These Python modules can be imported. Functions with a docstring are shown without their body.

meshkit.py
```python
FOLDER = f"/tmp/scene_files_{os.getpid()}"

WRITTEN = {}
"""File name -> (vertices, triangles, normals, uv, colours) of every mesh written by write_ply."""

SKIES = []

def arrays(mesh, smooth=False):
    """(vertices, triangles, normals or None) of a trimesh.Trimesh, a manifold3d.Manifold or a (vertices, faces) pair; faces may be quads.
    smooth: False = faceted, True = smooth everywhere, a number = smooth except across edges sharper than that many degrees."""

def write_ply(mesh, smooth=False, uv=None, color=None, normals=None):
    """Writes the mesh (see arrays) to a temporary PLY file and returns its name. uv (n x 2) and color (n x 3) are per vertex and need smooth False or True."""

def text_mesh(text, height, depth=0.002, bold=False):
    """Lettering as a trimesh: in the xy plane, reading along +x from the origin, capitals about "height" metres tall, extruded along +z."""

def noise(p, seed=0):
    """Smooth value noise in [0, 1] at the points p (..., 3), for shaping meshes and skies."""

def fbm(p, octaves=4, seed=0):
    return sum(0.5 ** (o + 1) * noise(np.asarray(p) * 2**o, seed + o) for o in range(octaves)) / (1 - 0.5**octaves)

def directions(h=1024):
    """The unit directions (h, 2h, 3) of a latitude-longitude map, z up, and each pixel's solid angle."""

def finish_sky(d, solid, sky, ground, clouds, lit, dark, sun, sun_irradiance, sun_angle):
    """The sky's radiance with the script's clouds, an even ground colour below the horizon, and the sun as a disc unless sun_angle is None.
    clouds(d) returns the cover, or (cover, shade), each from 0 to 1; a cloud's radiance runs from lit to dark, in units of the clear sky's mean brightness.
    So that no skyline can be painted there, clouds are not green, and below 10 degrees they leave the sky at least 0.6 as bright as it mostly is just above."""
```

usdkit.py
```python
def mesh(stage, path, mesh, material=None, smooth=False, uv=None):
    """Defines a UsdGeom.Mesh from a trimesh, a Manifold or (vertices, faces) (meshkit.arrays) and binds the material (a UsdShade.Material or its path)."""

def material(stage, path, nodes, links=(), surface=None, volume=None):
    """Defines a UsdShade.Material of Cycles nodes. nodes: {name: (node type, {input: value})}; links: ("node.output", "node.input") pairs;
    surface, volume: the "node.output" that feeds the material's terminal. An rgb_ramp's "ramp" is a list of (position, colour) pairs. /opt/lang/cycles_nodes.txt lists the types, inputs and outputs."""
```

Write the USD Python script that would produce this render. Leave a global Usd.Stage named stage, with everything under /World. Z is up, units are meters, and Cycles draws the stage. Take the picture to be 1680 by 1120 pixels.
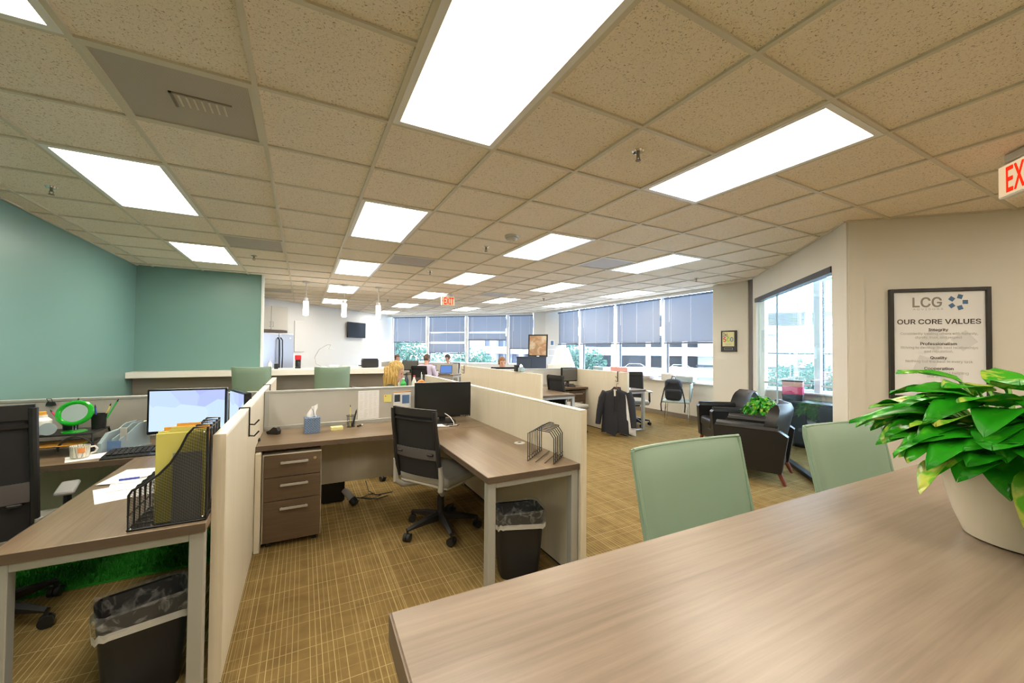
import math, random
import numpy as np, trimesh, manifold3d as m3, usdkit, meshkit
from shapely.geometry import Polygon, box as sbox
from shapely import affinity
from trimesh.transformations import rotation_matrix as RM, translation_matrix as TM
from pxr import Usd, UsdGeom, UsdLux, UsdShade, Gf, Sdf

stage = Usd.Stage.CreateInMemory()
UsdGeom.SetStageUpAxis(stage, 'Z'); UsdGeom.SetStageMetersPerUnit(stage, 1.0)
stage.DefinePrim('/World', 'Xform'); stage.DefinePrim('/World/Looks', 'Scope')
rnd = random.Random(7); PI = math.pi

# ---------------------------------------------------------------- camera, sky, exposure
CAM_Z, F_PX, YAW, PITCH, ROLL = 1.4532, 648.3, 0.4857, 0.0193, 0.0085
EXPOSURE = 0.17
SKY = 13.5           # strength of the overcast sky
LAMP = 15.0          # radiance of the ceiling lenses
cam = UsdGeom.Camera.Define(stage, '/World/camera')
cam.CreateHorizontalApertureAttr(36.0); cam.CreateVerticalApertureAttr(24.0)
cam.CreateFocalLengthAttr(36.0 * F_PX / 1680.0)
cam.CreateClippingRangeAttr((0.03, 500.0)); cam.CreateExposureAttr(EXPOSURE)
_f = np.array([math.sin(YAW) * math.cos(PITCH), math.cos(YAW) * math.cos(PITCH), math.sin(PITCH)])
_r = np.array([math.cos(YAW), -math.sin(YAW), 0.0]); _u = np.cross(_r, _f)
_c, _s = math.cos(ROLL), math.sin(ROLL)
_X, _Y, _Z = _c * _r + _s * _u, -_s * _r + _c * _u, -_f
cam.AddTransformOp().Set(Gf.Matrix4d(*_X, 0, *_Y, 0, *_Z, 0, 0, 0, CAM_Z, 1))

sky = UsdLux.DomeLight.Define(stage, '/World/sky')
sky_mat = usdkit.material(stage, '/World/Looks/overcast_sky', {
    'tc': ('texture_coordinate', {}),
    'n': ('noise_texture', {'scale': 2.2, 'detail': 5.0, 'roughness': 0.55}),
    'r': ('rgb_ramp', {'ramp': [(0.35, (0.48, 0.66, 1.0)), (0.62, (0.70, 0.83, 1.0))]}),
    'b': ('background_shader', {'strength': SKY})},
    [('tc.generated', 'n.vector'), ('n.fac', 'r.fac'), ('r.color', 'b.color')], surface='b.background')
UsdShade.MaterialBindingAPI.Apply(sky.GetPrim()).Bind(sky_mat)

# ---------------------------------------------------------------- helpers
used = {}
def numbered(path):
    n = used.get(path, 0); used[path] = n + 1
    return path if n == 0 else f'{path}_{n:03d}'

class MB:
    """Collects shapes into one mesh."""
    def __init__(s): s.m = []
    def add(s, m, T=None):
        if hasattr(m, 'to_mesh'):
            q = m.to_mesh(); m = trimesh.Trimesh(np.asarray(q.vert_properties)[:, :3], np.asarray(q.tri_verts), process=False)
        m = trimesh.Trimesh(np.array(m.vertices, float), np.array(m.faces), process=False)
        if T is not None: m.apply_transform(T)
        s.m.append(m); return s
    def box(s, x0, x1, y0, y1, z0, z1, b=0.0, T=None):
        x0, x1 = min(x0, x1), max(x0, x1); y0, y1 = min(y0, y1), max(y0, y1); z0, z1 = min(z0, z1), max(z0, z1)
        if b <= 0:
            m = trimesh.creation.box([x1 - x0, y1 - y0, z1 - z0]); m.apply_translation([(x0 + x1) / 2, (y0 + y1) / 2, (z0 + z1) / 2])
        else:
            b = min(b, (x1 - x0) * .45, (y1 - y0) * .45, (z1 - z0) * .45)
            p = []
            for a, A in ((x0, 1), (x1, -1)):
                for c, C in ((y0, 1), (y1, -1)):
                    for e, E_ in ((z0, 1), (z1, -1)):
                        p += [(a, c + C * b, e + E_ * b), (a + A * b, c, e + E_ * b), (a + A * b, c + C * b, e)]
            m = trimesh.convex.convex_hull(np.array(p))
        return s.add(m, T)
    def tube(s, pts, r, n=8, closed=False, caps=True):
        p = np.asarray(pts, float)
        if closed: p = np.vstack([p, p[:1]])
        k = len(p); rr = np.broadcast_to(np.asarray(r, float), (k,))
        t = np.gradient(p, axis=0)
        if closed: t[0] = t[-1] = (p[1] - p[-2]) / 2
        t /= np.linalg.norm(t, axis=1, keepdims=True) + 1e-12
        a = np.cross(t[0], [0, 0, 1.0] if abs(t[0][2]) < .9 else [1.0, 0, 0]); a /= np.linalg.norm(a)
        fr = []
        for i in range(k):
            a = a - t[i] * (a @ t[i]); a /= np.linalg.norm(a) + 1e-12
            fr.append((a.copy(), np.cross(t[i], a)))
        an = np.arange(n) * 2 * PI / n
        v = np.array([p[i] + rr[i] * (np.cos(an)[:, None] * fr[i][0] + np.sin(an)[:, None] * fr[i][1]) for i in range(k)]).reshape(-1, 3)
        f = []
        for i in range(k - 1):
            for j in range(n):
                j2 = (j + 1) % n
                f += [(i * n + j, i * n + j2, (i + 1) * n + j2), (i * n + j, (i + 1) * n + j2, (i + 1) * n + j)]
        if caps and not closed:
            v = np.vstack([v, p[0], p[-1]]); c0 = k * n
            for j in range(n):
                j2 = (j + 1) % n
                f += [(c0, j2, j), (c0 + 1, (k - 1) * n + j, (k - 1) * n + j2)]
        return s.add(trimesh.Trimesh(v, np.array(f), process=False))
    def bar(s, p0, p1, r, n=8): return s.tube([p0, p1], r, n)
    def lathe(s, prof, n=32, T=None):
        """prof: (r, z) from bottom to top."""
        m = trimesh.creation.revolve(np.array(prof, float), sections=n)
        m.fix_normals() if m.is_watertight else None
        return s.add(m, T)
    def prism(s, poly, z0, z1, T=None):
        if not isinstance(poly, Polygon): poly = Polygon(poly)
        m = trimesh.creation.extrude_polygon(poly.buffer(0), z1 - z0, engine='earcut'); m.apply_translation([0, 0, z0])
        return s.add(m, T)
    def side(s, poly, x0, x1, T=None):
        """poly in (y, z), extruded along x."""
        m = trimesh.creation.extrude_polygon(Polygon(poly).buffer(0), x1 - x0, engine='earcut')
        M = np.array([[0, 0, 1, x0], [1, 0, 0, 0], [0, 1, 0, 0], [0, 0, 0, 1.0]])
        return s.add(m, M if T is None else T @ M)
    def grid(s, P):
        """P: (n, m, 3) points -> a sheet."""
        P = np.asarray(P, float); n, m = P.shape[:2]
        i, j = np.meshgrid(np.arange(n - 1), np.arange(m - 1), indexing='ij')
        q = np.stack([i * m + j, (i + 1) * m + j, (i + 1) * m + j + 1, i * m + j + 1], -1).reshape(-1, 4)
        return s.add(trimesh.Trimesh(P.reshape(-1, 3), np.vstack([q[:, [0, 1, 2]], q[:, [0, 2, 3]]]), process=False))
    def slab(s, P, Q):
        """closed shell between two sheets of the same grid."""
        P, Q = np.asarray(P, float), np.asarray(Q, float); n, m = P.shape[:2]
        i, j = np.meshgrid(np.arange(n - 1), np.arange(m - 1), indexing='ij')
        q = np.stack([i * m + j, (i + 1) * m + j, (i + 1) * m + j + 1, i * m + j + 1], -1).reshape(-1, 4)
        N = n * m; ring = [(0, c) for c in range(m)] + [(r, m - 1) for r in range(1, n)] + [(n - 1, c) for c in range(m - 2, -1, -1)] + [(r, 0) for r in range(n - 2, 0, -1)]
        ids = [r * m + c for r, c in ring]; w = []
        for a, b in zip(ids, ids[1:] + ids[:1]): w.append((a, b, b + N, a + N))
        q = np.vstack([q, q[:, ::-1] + N, np.array(w)])
        mm = trimesh.Trimesh(np.vstack([P.reshape(-1, 3), Q.reshape(-1, 3)]), np.vstack([q[:, [0, 1, 2]], q[:, [0, 2, 3]]]), process=False)
        mm.fix_normals()
        return s.add(mm)
    def ball(s, c, r, sub=2, sc=(1, 1, 1)):
        m = trimesh.creation.icosphere(sub, 1.0); m.apply_scale(np.array(sc) * r); m.apply_translation(c); return s.add(m)
    def text(s, txt, h, at, bold=False, depth=.0008, width=None, center=True):
        """lettering on a surface that faces local -y; at = (x, y, z) of the baseline centre."""
        m = meshkit.text_mesh(txt, h, depth, bold); b = m.bounds
        m.apply_translation([-(b[0][0] + b[1][0]) / 2 if center else -b[0][0], 0, 0])
        if width: m.apply_transform(np.diag([width / (b[1][0] - b[0][0]), 1, 1, 1]))
        return s.add(m, TM(at) @ RM(PI / 2, [1, 0, 0]))
    def get(s): return trimesh.util.concatenate(s.m) if len(s.m) > 1 else s.m[0]

def mesh_of(m): return m.get() if isinstance(m, MB) else m
def keys(p, label=None, cat=None, group=None, kind=None):
    for k, v in (('label', label), ('category', cat), ('group', group), ('kind', kind)):
        if v: p.SetCustomDataByKey(k, v)
    return p
def place(x, loc, rz=0.0):
    x.AddTranslateOp().Set(Gf.Vec3d(*map(float, loc))); x.AddRotateZOp().Set(math.degrees(rz))
def thing(name, label, cat, loc=(0, 0, 0), rz=0.0, group=None, kind=None):
    x = UsdGeom.Xform.Define(stage, numbered('/World/' + name)); place(x, loc, rz)
    return keys(x.GetPrim(), label, cat, group, kind)
def part(parent, name, m, mat, smooth=30, label=None, kind=None):
    p = usdkit.mesh(stage, numbered(f'{parent.GetPath()}/{name}'), mesh_of(m), mat, smooth).GetPrim()
    return keys(p, label, None, None, kind)
def solo(name, m, mat, label, cat, loc=(0, 0, 0), rz=0.0, group=None, smooth=30, kind=None):
    g = usdkit.mesh(stage, numbered('/World/' + name), mesh_of(m), mat, smooth); place(g, loc, rz)
    return keys(g.GetPrim(), label, cat, group, kind)
def struct(name, m, mat, label=None, loc=(0, 0, 0), rz=0.0, smooth=30):
    g = usdkit.mesh(stage, '/World/' + name, mesh_of(m), mat, smooth); place(g, loc, rz)
    return keys(g.GetPrim(), label, None, None, 'structure')
def dup(root, loc, rz, label, group=None):
    was = root.GetCustomData(); base = str(root.GetPath()); 
    base = base[:-4] if base[-4] == '_' and base[-3:].isdigit() else base
    x = UsdGeom.Xform.Define(stage, numbered(base)); p = x.GetPrim()
    p.GetReferences().AddInternalReference(root.GetPath())
    x.ClearXformOpOrder()
    for op in ('xformOp:translate', 'xformOp:rotateZ'): pass
    UsdGeom.XformOp(p.GetAttribute('xformOp:translate')).Set(Gf.Vec3d(*map(float, loc)))
    UsdGeom.XformOp(p.GetAttribute('xformOp:rotateZ')).Set(math.degrees(rz))
    x.SetXformOpOrder([UsdGeom.XformOp(p.GetAttribute('xformOp:translate')), UsdGeom.XformOp(p.GetAttribute('xformOp:rotateZ'))])
    keys(p, label, was.get('category'), group or was.get('group')); p.SetInstanceable(True)
    return p
def rot(a): return RM(a, [0, 0, 1])

# ---------------------------------------------------------------- materials
L = '/World/Looks/'
def pm(name, col, rough=.5, metal=0.0, spec=.5, noise=None, bump=None, **kw):
    """principled; noise = (scale, amount) varies the tone, bump = (scale, strength)."""
    n = {'p': ('principled_bsdf', {'base_color': col, 'roughness': rough, 'metallic': metal, 'specular_ior_level': spec, **kw})}
    l = []
    if noise or bump: n['tc'] = ('texture_coordinate', {})
    if noise:
        n['nz'] = ('noise_texture', {'scale': noise[0], 'detail': 4.0})
        a = noise[1]; n['rp'] = ('rgb_ramp', {'ramp': [(.3, tuple(c * (1 - a) for c in col)), (.7, tuple(min(1, c * (1 + a)) for c in col))]})
        l += [('tc.object', 'nz.vector'), ('nz.fac', 'rp.fac'), ('rp.color', 'p.base_color')]
    if bump:
        n['bn'] = ('noise_texture', {'scale': bump[0], 'detail': 3.0}); n['bp'] = ('bump', {'strength': bump[1], 'distance': .002})
        l += [('tc.object', 'bn.vector'), ('bn.fac', 'bp.height'), ('bp.normal', 'p.normal')]
    return usdkit.material(stage, L + name, n, l, surface='p.BSDF')
def wood(name, dark, light, along='x', rough=.35, world=False, sc=1.0):
    s = {'x': (1.2, 34, 34), 'y': (34, 1.2, 34), 'z': (34, 34, 1.2)}[along]; s = tuple(a * sc for a in s)
    s2 = {'x': (.5, 7, 7), 'y': (7, .5, 7), 'z': (7, 7, .5)}[along]; s2 = tuple(a * sc for a in s2)
    src = ('g', 'position') if world else ('tc', 'object')
    n = {'tc': ('texture_coordinate', {}), 'g': ('geometry', {}), 'm': ('mapping', {'scale': s}), 'm2': ('mapping', {'scale': s2}),
         'a': ('noise_texture', {'scale': 3.0, 'detail': 6.0, 'roughness': .65}), 'b': ('noise_texture', {'scale': 2.0, 'detail': 3.0, 'distortion': .4}),
         'x': ('mix_float', {'fac': .45}), 'r': ('rgb_ramp', {'ramp': [(.33, dark), (.5, tuple((p + q) / 2 for p, q in zip(dark, light))), (.68, light)]}),
         'p': ('principled_bsdf', {'roughness': rough, 'specular_ior_level': .45})}
    l = [(f'{src[0]}.{src[1]}', 'm.vector'), (f'{src[0]}.{src[1]}', 'm2.vector'), ('m.vector', 'a.vector'), ('m2.vector', 'b.vector'), ('a.fac', 'x.a'), ('b.fac', 'x.b'), ('x.result', 'r.fac'), ('r.color', 'p.base_color')]
    return usdkit.material(stage, L + name, n, l, surface='p.BSDF')
def emit(name, col, strength):
    return usdkit.material(stage, L + name, {'e': ('emission', {'color': col, 'strength': strength})}, surface='e.emission')
def pane(name, tint=(1, 1, 1), ior=1.45, rough=0.0):
    return usdkit.material(stage, L + name, {'t': ('transparent_bsdf', {'color': tint}), 'g': ('glossy_bsdf', {'color': (1, 1, 1), 'roughness': rough}), 'f': ('fresnel', {'IOR': ior}), 'gm': ('geometry', {}), 'iv': ('math', {'math_type': 'subtract', 'value1': 1.0}), 'mu': ('math', {'math_type': 'multiply'}), 'm': ('mix_closure', {})},
                           [('gm.backfacing', 'iv.value2'), ('iv.value', 'mu.value1'), ('f.fac', 'mu.value2'), ('mu.value', 'm.fac'), ('t.BSDF', 'm.closure1'), ('g.BSDF', 'm.closure2')], surface='m.closure')
def screen_mesh(name, col, rough=.8, open_=.35, scale=260):
    """woven mesh fabric that one sees through a little: holes cut by a fine checker."""
    n = {'tc': ('texture_coordinate', {}), 'v': ('voronoi_texture', {'scale': scale, 'randomness': 0.0}), 'c': ('math', {'math_type': 'less_than', 'value2': open_}),
         'p': ('principled_bsdf', {'base_color': col, 'roughness': rough}), 't': ('transparent_bsdf', {}), 'm': ('mix_closure', {})}
    return usdkit.material(stage, L + name, n, [('tc.object', 'v.vector'), ('v.distance', 'c.value1'), ('c.value', 'm.fac'), ('p.BSDF', 'm.closure1'), ('t.BSDF', 'm.closure2')], surface='m.closure')

M = {}
M['teal'] = pm('teal_wall_paint', (.165, .30, .262), .38, spec=.4, bump=(180, .05))
M['cream_wall'] = pm('cream_wall_paint', (.68, .64, .555), .55, bump=(180, .06))
M['white_wall'] = pm('pale_wall_paint', (.70, .71, .70), .55, bump=(180, .05))
M['white'] = pm('white_paint', (.82, .82, .80), .4)
M['trim'] = pm('window_trim_white', (.80, .82, .84), .4)
M['tan_base'] = pm('tan_vinyl_base', (.20, .165, .12), .5)
M['brown_reveal'] = pm('brown_reveal', (.12, .10, .085), .6)
M['dark_metal'] = pm('dark_bronze_metal', (.035, .036, .04), .4, .6)
M['black'] = pm('black_plastic', (.012, .012, .013), .45)
M['black_gloss'] = pm('black_gloss_plastic', (.010, .010, .012), .22)
M['black_leather'] = pm('black_leather', (.008, .007, .007), .36, bump=(240, .25))
M['black_cloth'] = pm('black_cloth', (.018, .018, .022), .85, bump=(300, .3))
M['suit'] = pm('dark_suit_cloth', (.020, .021, .028), .85, bump=(300, .3))
M['silver'] = pm('silver_metal', (.50, .50, .48), .35, .6)
M['frame_silver'] = pm('desk_frame_silver', (.42, .42, .39), .38, .35)
M['steel'] = pm('brushed_steel', (.58, .58, .60), .28, .9)
M['chrome'] = pm('chrome', (.8, .8, .82), .08, 1.0)
M['grey_plastic'] = pm('grey_plastic', (.30, .30, .29), .5)
M['light_grey'] = pm('light_grey_plastic', (.55, .54, .50), .5)
M['panel_cream'] = wood('cream_panel_laminate', (.61, .545, .42), (.67, .61, .48), 'z', .5)
M['panel_edge'] = wood('cream_panel_edge', (.60, .52, .38), (.70, .62, .48), 'z', .5)
M['panel_grey'] = pm('grey_panel_fabric', (.50, .48, .43), .8, bump=(400, .2))
M['alu'] = pm('panel_aluminium', (.45, .45, .42), .4, .3)
M['taupe'] = wood('taupe_bar_front', (.25, .215, .175), (.31, .27, .22), 'x', .5)
M['bar_white'] = wood('white_bar_laminate', (.78, .73, .64), (.85, .81, .73), 'x', .35)
M['desk_x'] = wood('desk_laminate_across', (.145, .097, .056), (.245, .176, .110), 'x', .32)
M['desk_y'] = wood('desk_laminate_deep', (.145, .097, .056), (.245, .176, .110), 'y', .32)
M['desk_edge'] = wood('desk_edge_band', (.085, .057, .036), (.125, .088, .058), 'x', .45)
M['drawer'] = wood('drawer_laminate', (.085, .055, .032), (.13, .087, .053), 'x', .4)
M['counter'] = wood('counter_laminate', (.185, .136, .095), (.305, .233, .168), 'x', .30, sc=.8)
M['counter_edge'] = wood('counter_edge_band', (.13, .085, .055), (.19, .13, .085), 'y', .45)
M['stool_green'] = pm('sage_green_vinyl', (.255, .36, .26), .5, bump=(350, .15))
M['sage_seat'] = pm('sage_grey_vinyl', (.36, .42, .38), .5)
M['seat_grey'] = pm('grey_seat_fabric', (.34, .325, .28), .85, bump=(400, .3))
M['chair_mesh'] = screen_mesh('black_chair_mesh', (.014, .014, .016), .8, .16, 300)
M['wire_mesh'] = screen_mesh('black_wire_mesh', (.012, .012, .012), .5, .57, 330)
M['lumbar'] = pm('lumbar_grey', (.085, .075, .075), .6)
M['paper'] = pm('white_paper', (.85, .85, .85), .7)
M['tissue'] = pm('tissue_paper', (.9, .9, .9), .9)
M['yellow_note'] = pm('yellow_note_paper', (.80, .72, .22), .7)
M['pale_yellow'] = pm('pale_yellow_paper', (.80, .74, .33), .7)
M['folder_yellow'] = pm('yellow_folder', (.62, .56, .13), .65)
M['folder_orange'] = pm('orange_folder', (.75, .36, .05), .65)
M['orange'] = pm('orange_paper', (.85, .32, .10), .65)
M['red'] = pm('red_plastic', (.55, .02, .03), .35)
M['pink'] = pm('pink_box_card', (.75, .05, .16), .5)
M['salmon'] = pm('salmon_box_card', (.72, .35, .30), .6)
M['blue'] = pm('blue_plastic', (.03, .06, .42), .4)
M['purple'] = pm('purple_plastic', (.16, .05, .35), .4)
M['green_acrylic'] = pm('green_acrylic', (.01, .42, .02), .15)
M['green_card'] = pm('green_card', (.05, .5, .10), .5)
M['mirror'] = pm('mirror_glass', (.75, .75, .73), .03, 1.0)
M['holder_blue'] = pm('pale_blue_plastic', (.33, .42, .45), .45)
M['holder_deep'] = pm('blue_label', (.12, .22, .42), .5)
M['ceramic'] = pm('white_ceramic', (.80, .78, .72), .2, noise=None)
M['mug'] = usdkit.material(stage, L + 'mug_print', {'tc': ('texture_coordinate', {}), 'b': ('brick_texture', {'color1': (.78, .74, .58), 'color2': (.80, .78, .70), 'mortar': (.30, .30, .26), 'scale': 60.0, 'mortar_size': .04, 'brick_width': .9, 'row_height': .5}), 'p': ('principled_bsdf', {'roughness': .3})}, [('tc.object', 'b.vector'), ('b.color', 'p.base_color')], surface='p.BSDF')
M['pot'] = pm('cream_glazed_pot', (.66, .585, .455), .22, spec=.5)
M['soil'] = pm('potting_soil', (.05, .035, .022), .9, bump=(80, .8))
M['stem'] = pm('green_stem', (.16, .38, .05), .5)
M['wood_foot'] = pm('red_brown_wood_foot', (.16, .04, .018), .35)
M['grass_mat'] = pm('artificial_grass', (.013, .23, .008), .8)
M['tissue_box'] = usdkit.material(stage, L + 'tissue_box_print', {'tc': ('texture_coordinate', {}), 'mp': ('mapping', {'rotation': (0, .785, 0), 'scale': (1, 1, 1)}), 'v': ('voronoi_texture', {'scale': 70.0, 'randomness': .15, 'metric': 'manhattan'}), 'r': ('rgb_ramp', {'ramp': [(.0, (.10, .17, .30)), (.42, (.11, .19, .33)), (.5, (.45, .52, .60)), (.6, (.09, .15, .27))]}), 'p': ('principled_bsdf', {'roughness': .5})}, [('tc.object', 'mp.vector'), ('mp.vector', 'v.vector'), ('v.distance', 'r.fac'), ('r.color', 'p.base_color')], surface='p.BSDF')
M['bag'] = usdkit.material(stage, L + 'clear_bin_liner', {'t': ('transparent_bsdf', {'color': (.93, .93, .92)}), 'p': ('principled_bsdf', {'base_color': (.72, .71, .68), 'roughness': .22}), 'tc': ('texture_coordinate', {}), 'n': ('noise_texture', {'scale': 16.0, 'detail': 5.0, 'distortion': 1.4}), 'mr': ('map_range', {'from_min': .50, 'from_max': .74, 'to_min': .07, 'to_max': .5, 'clamp': True}), 'bp': ('bump', {'strength': .9, 'distance': .02}), 'm': ('mix_closure', {})},
    [('tc.object', 'n.vector'), ('n.fac', 'mr.value'), ('mr.result', 'm.fac'), ('n.fac', 'bp.height'), ('bp.normal', 'p.normal'), ('t.BSDF', 'm.closure1'), ('p.BSDF', 'm.closure2')], surface='m.closure')
M['hem'] = usdkit.material(stage, L + 'liner_hem', {'t': ('transparent_bsdf', {}), 'p': ('principled_bsdf', {'base_color': (.80, .78, .72), 'roughness': .3}), 'm': ('mix_closure', {'fac': .62})}, [('t.BSDF', 'm.closure1'), ('p.BSDF', 'm.closure2')], surface='m.closure')
M['glass'] = pane('clear_window_glass', (.96, .985, .985), 1.45)
M['office_glass'] = pane('office_partition_glass', (.90, .955, .945), 1.5)
M['blind'] = usdkit.material(stage, L + 'grey_blind_slat', {'p': ('principled_bsdf', {'base_color': (.42, .46, .53), 'roughness': .45}), 't': ('translucent_bsdf', {'color': (.40, .47, .58)}), 'm': ('mix_closure', {'fac': .12})}, [('p.BSDF', 'm.closure1'), ('t.BSDF', 'm.closure2')], surface='m.closure')
M['blind_rail'] = pm('blind_bottom_rail', (.11, .13, .17), .5)
M['blind_white'] = pm('white_blind_slat', (.72, .76, .78), .5)
M['lens'] = usdkit.material(stage, L + 'lit_ceiling_lens', {'e': ('emission', {'color': (1.0, .91, .77), 'strength': LAMP})}, surface='e.emission')
M['pendant_glow'] = emit('lit_pendant_glass', (1.0, .93, .98), 9.0)
M['exit_face'] = emit('lit_exit_face', (1.0, .72, .42), .75)
M['exit_red'] = emit('lit_exit_letters', (1.0, .035, .01), .95)
M['screen_blue'] = usdkit.material(stage, L + 'lit_monitor_picture', {'tc': ('texture_coordinate', {}), 'mp': ('mapping', {'rotation': (0, .6, 0), 'scale': (4, 4, 4)}), 'v': ('voronoi_texture', {'scale': 1.0, 'metric': 'manhattan'}), 'bw': ('rgb_to_bw', {}), 'r': ('rgb_ramp', {'ramp': [(.2, (.46, .52, .93)), (.45, (.58, .74, .98)), (.75, (.66, .84, 1.0))]}), 'e': ('emission', {'strength': .98})}, [('tc.object', 'mp.vector'), ('mp.vector', 'v.vector'), ('v.color', 'bw.color'), ('bw.val', 'r.fac'), ('r.color', 'e.color')], surface='e.emission')
M['screen_dark'] = pm('dark_screen', (.016, .018, .018), .16)
M['screen_grey'] = pm('grey_screen', (.12, .115, .105), .25)
M['laptop_lit'] = emit('lit_laptop_screen', (.18, .34, .80), .8)
M['laptop_lit_pale'] = emit('lit_pale_laptop_screen', (.62, .72, .92), .8)
M['tv'] = pm('tv_screen', (.012, .014, .018), .2)
M['skin'] = pm('skin', (.60, .33, .22), .5)
M['skin_red'] = pm('lips', (.50, .18, .14), .5)
M['eye'] = pm('eye_dark', (.04, .03, .03), .3)
M['blonde'] = usdkit.material(stage, L + 'blonde_hair', {'tc': ('texture_coordinate', {}), 'mp': ('mapping', {'scale': (130, 130, 9)}), 'n': ('noise_texture', {'scale': 1.0, 'detail': 3.0}), 'r': ('rgb_ramp', {'ramp': [(.3, (.26, .14, .028)), (.7, (.62, .42, .12))]}), 'p': ('principled_bsdf', {'roughness': .45})}, [('tc.object', 'mp.vector'), ('mp.vector', 'n.vector'), ('n.fac', 'r.fac'), ('r.color', 'p.base_color')], surface='p.BSDF')
M['brown_hair'] = pm('brown_hair', (.10, .055, .03), .6)
M['dark_hair'] = pm('dark_hair', (.03, .022, .02), .6)
M['ginger_hair'] = pm('light_brown_hair', (.22, .10, .04), .6)
M['shirt_lilac'] = pm('lilac_shirt', (.55, .48, .62), .8)
M['shirt_white'] = pm('white_shirt', (.72, .73, .76), .8)
M['shirt_blue'] = pm('pale_blue_shirt', (.35, .48, .62), .8)
M['top_olive'] = pm('black_and_olive_top', (.05, .055, .035), .8)
M['trouser'] = pm('dark_trousers', (.03, .03, .04), .85)
M['shoe'] = pm('black_shoe', (.015, .013, .012), .4)
M['cabinet_dark'] = pm('dark_blue_cabinet', (.030, .042, .065), .5)
M['credenza'] = wood('dark_credenza', (.035, .04, .05), (.05, .055, .065), 'y', .4)
M['kitchen'] = pm('pale_kitchen_front', (.56, .53, .47), .5)
M['vent'] = usdkit.material(stage, L + 'perforated_vent', {'g': ('geometry', {}), 'v': ('voronoi_texture', {'scale': 150.0, 'randomness': 0.0}), 'r': ('rgb_ramp', {'ramp': [(.24, (.12, .105, .09)), (.34, (.47, .42, .36))]}), 'p': ('principled_bsdf', {'roughness': .5})}, [('g.position', 'v.vector'), ('v.distance', 'r.fac'), ('r.color', 'p.base_color')], surface='p.BSDF')
M['grid'] = pm('ceiling_grid_paint', (.66, .61, .49), .5)
M['tile'] = usdkit.material(stage, L + 'fissured_ceiling_tile', {
    'g': ('geometry', {}), 'n': ('noise_texture', {'scale': 125.0, 'detail': 2.0, 'roughness': .6, 'distortion': .8}), 'n2': ('noise_texture', {'scale': 26.0, 'detail': 2.0}),
    'r': ('rgb_ramp', {'ramp': [(.32, (.38, .30, .21)), (.40, (.86, .775, .65)), (.62, (.90, .815, .69))]}), 'bp': ('bump', {'strength': .4, 'distance': .004}), 'p': ('principled_bsdf', {'roughness': .9, 'specular_ior_level': .1})},
    [('g.position', 'n.vector'), ('n.fac', 'r.fac'), ('r.color', 'p.base_color'), ('n.fac', 'bp.height'), ('bp.normal', 'p.normal')], surface='p.BSDF')
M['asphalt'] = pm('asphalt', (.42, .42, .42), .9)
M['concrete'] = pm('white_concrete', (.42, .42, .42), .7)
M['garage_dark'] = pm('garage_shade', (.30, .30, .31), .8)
M['foliage'] = usdkit.material(stage, L + 'tree_leaves', {'oi': ('geometry', {}), 'r': ('rgb_ramp', {'ramp': [(0, (.035, .075, .05)), (.5, (.07, .13, .095)), (1, (.17, .24, .19))]}), 'p': ('principled_bsdf', {'roughness': .6}), 't': ('translucent_bsdf', {}), 'm': ('mix_closure', {'fac': .35})}, [('oi.random_per_island', 'r.fac'), ('r.color', 'p.base_color'), ('r.color', 't.color'), ('p.BSDF', 'm.closure1'), ('t.BSDF', 'm.closure2')], surface='m.closure')
M['bark'] = pm('bark', (.10, .075, .05), .9)
M['print_grey'] = pm('print_warm_grey', (.30, .28, .25), .6)
M['print_dark'] = pm('print_dark', (.085, .075, .065), .6)
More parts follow.
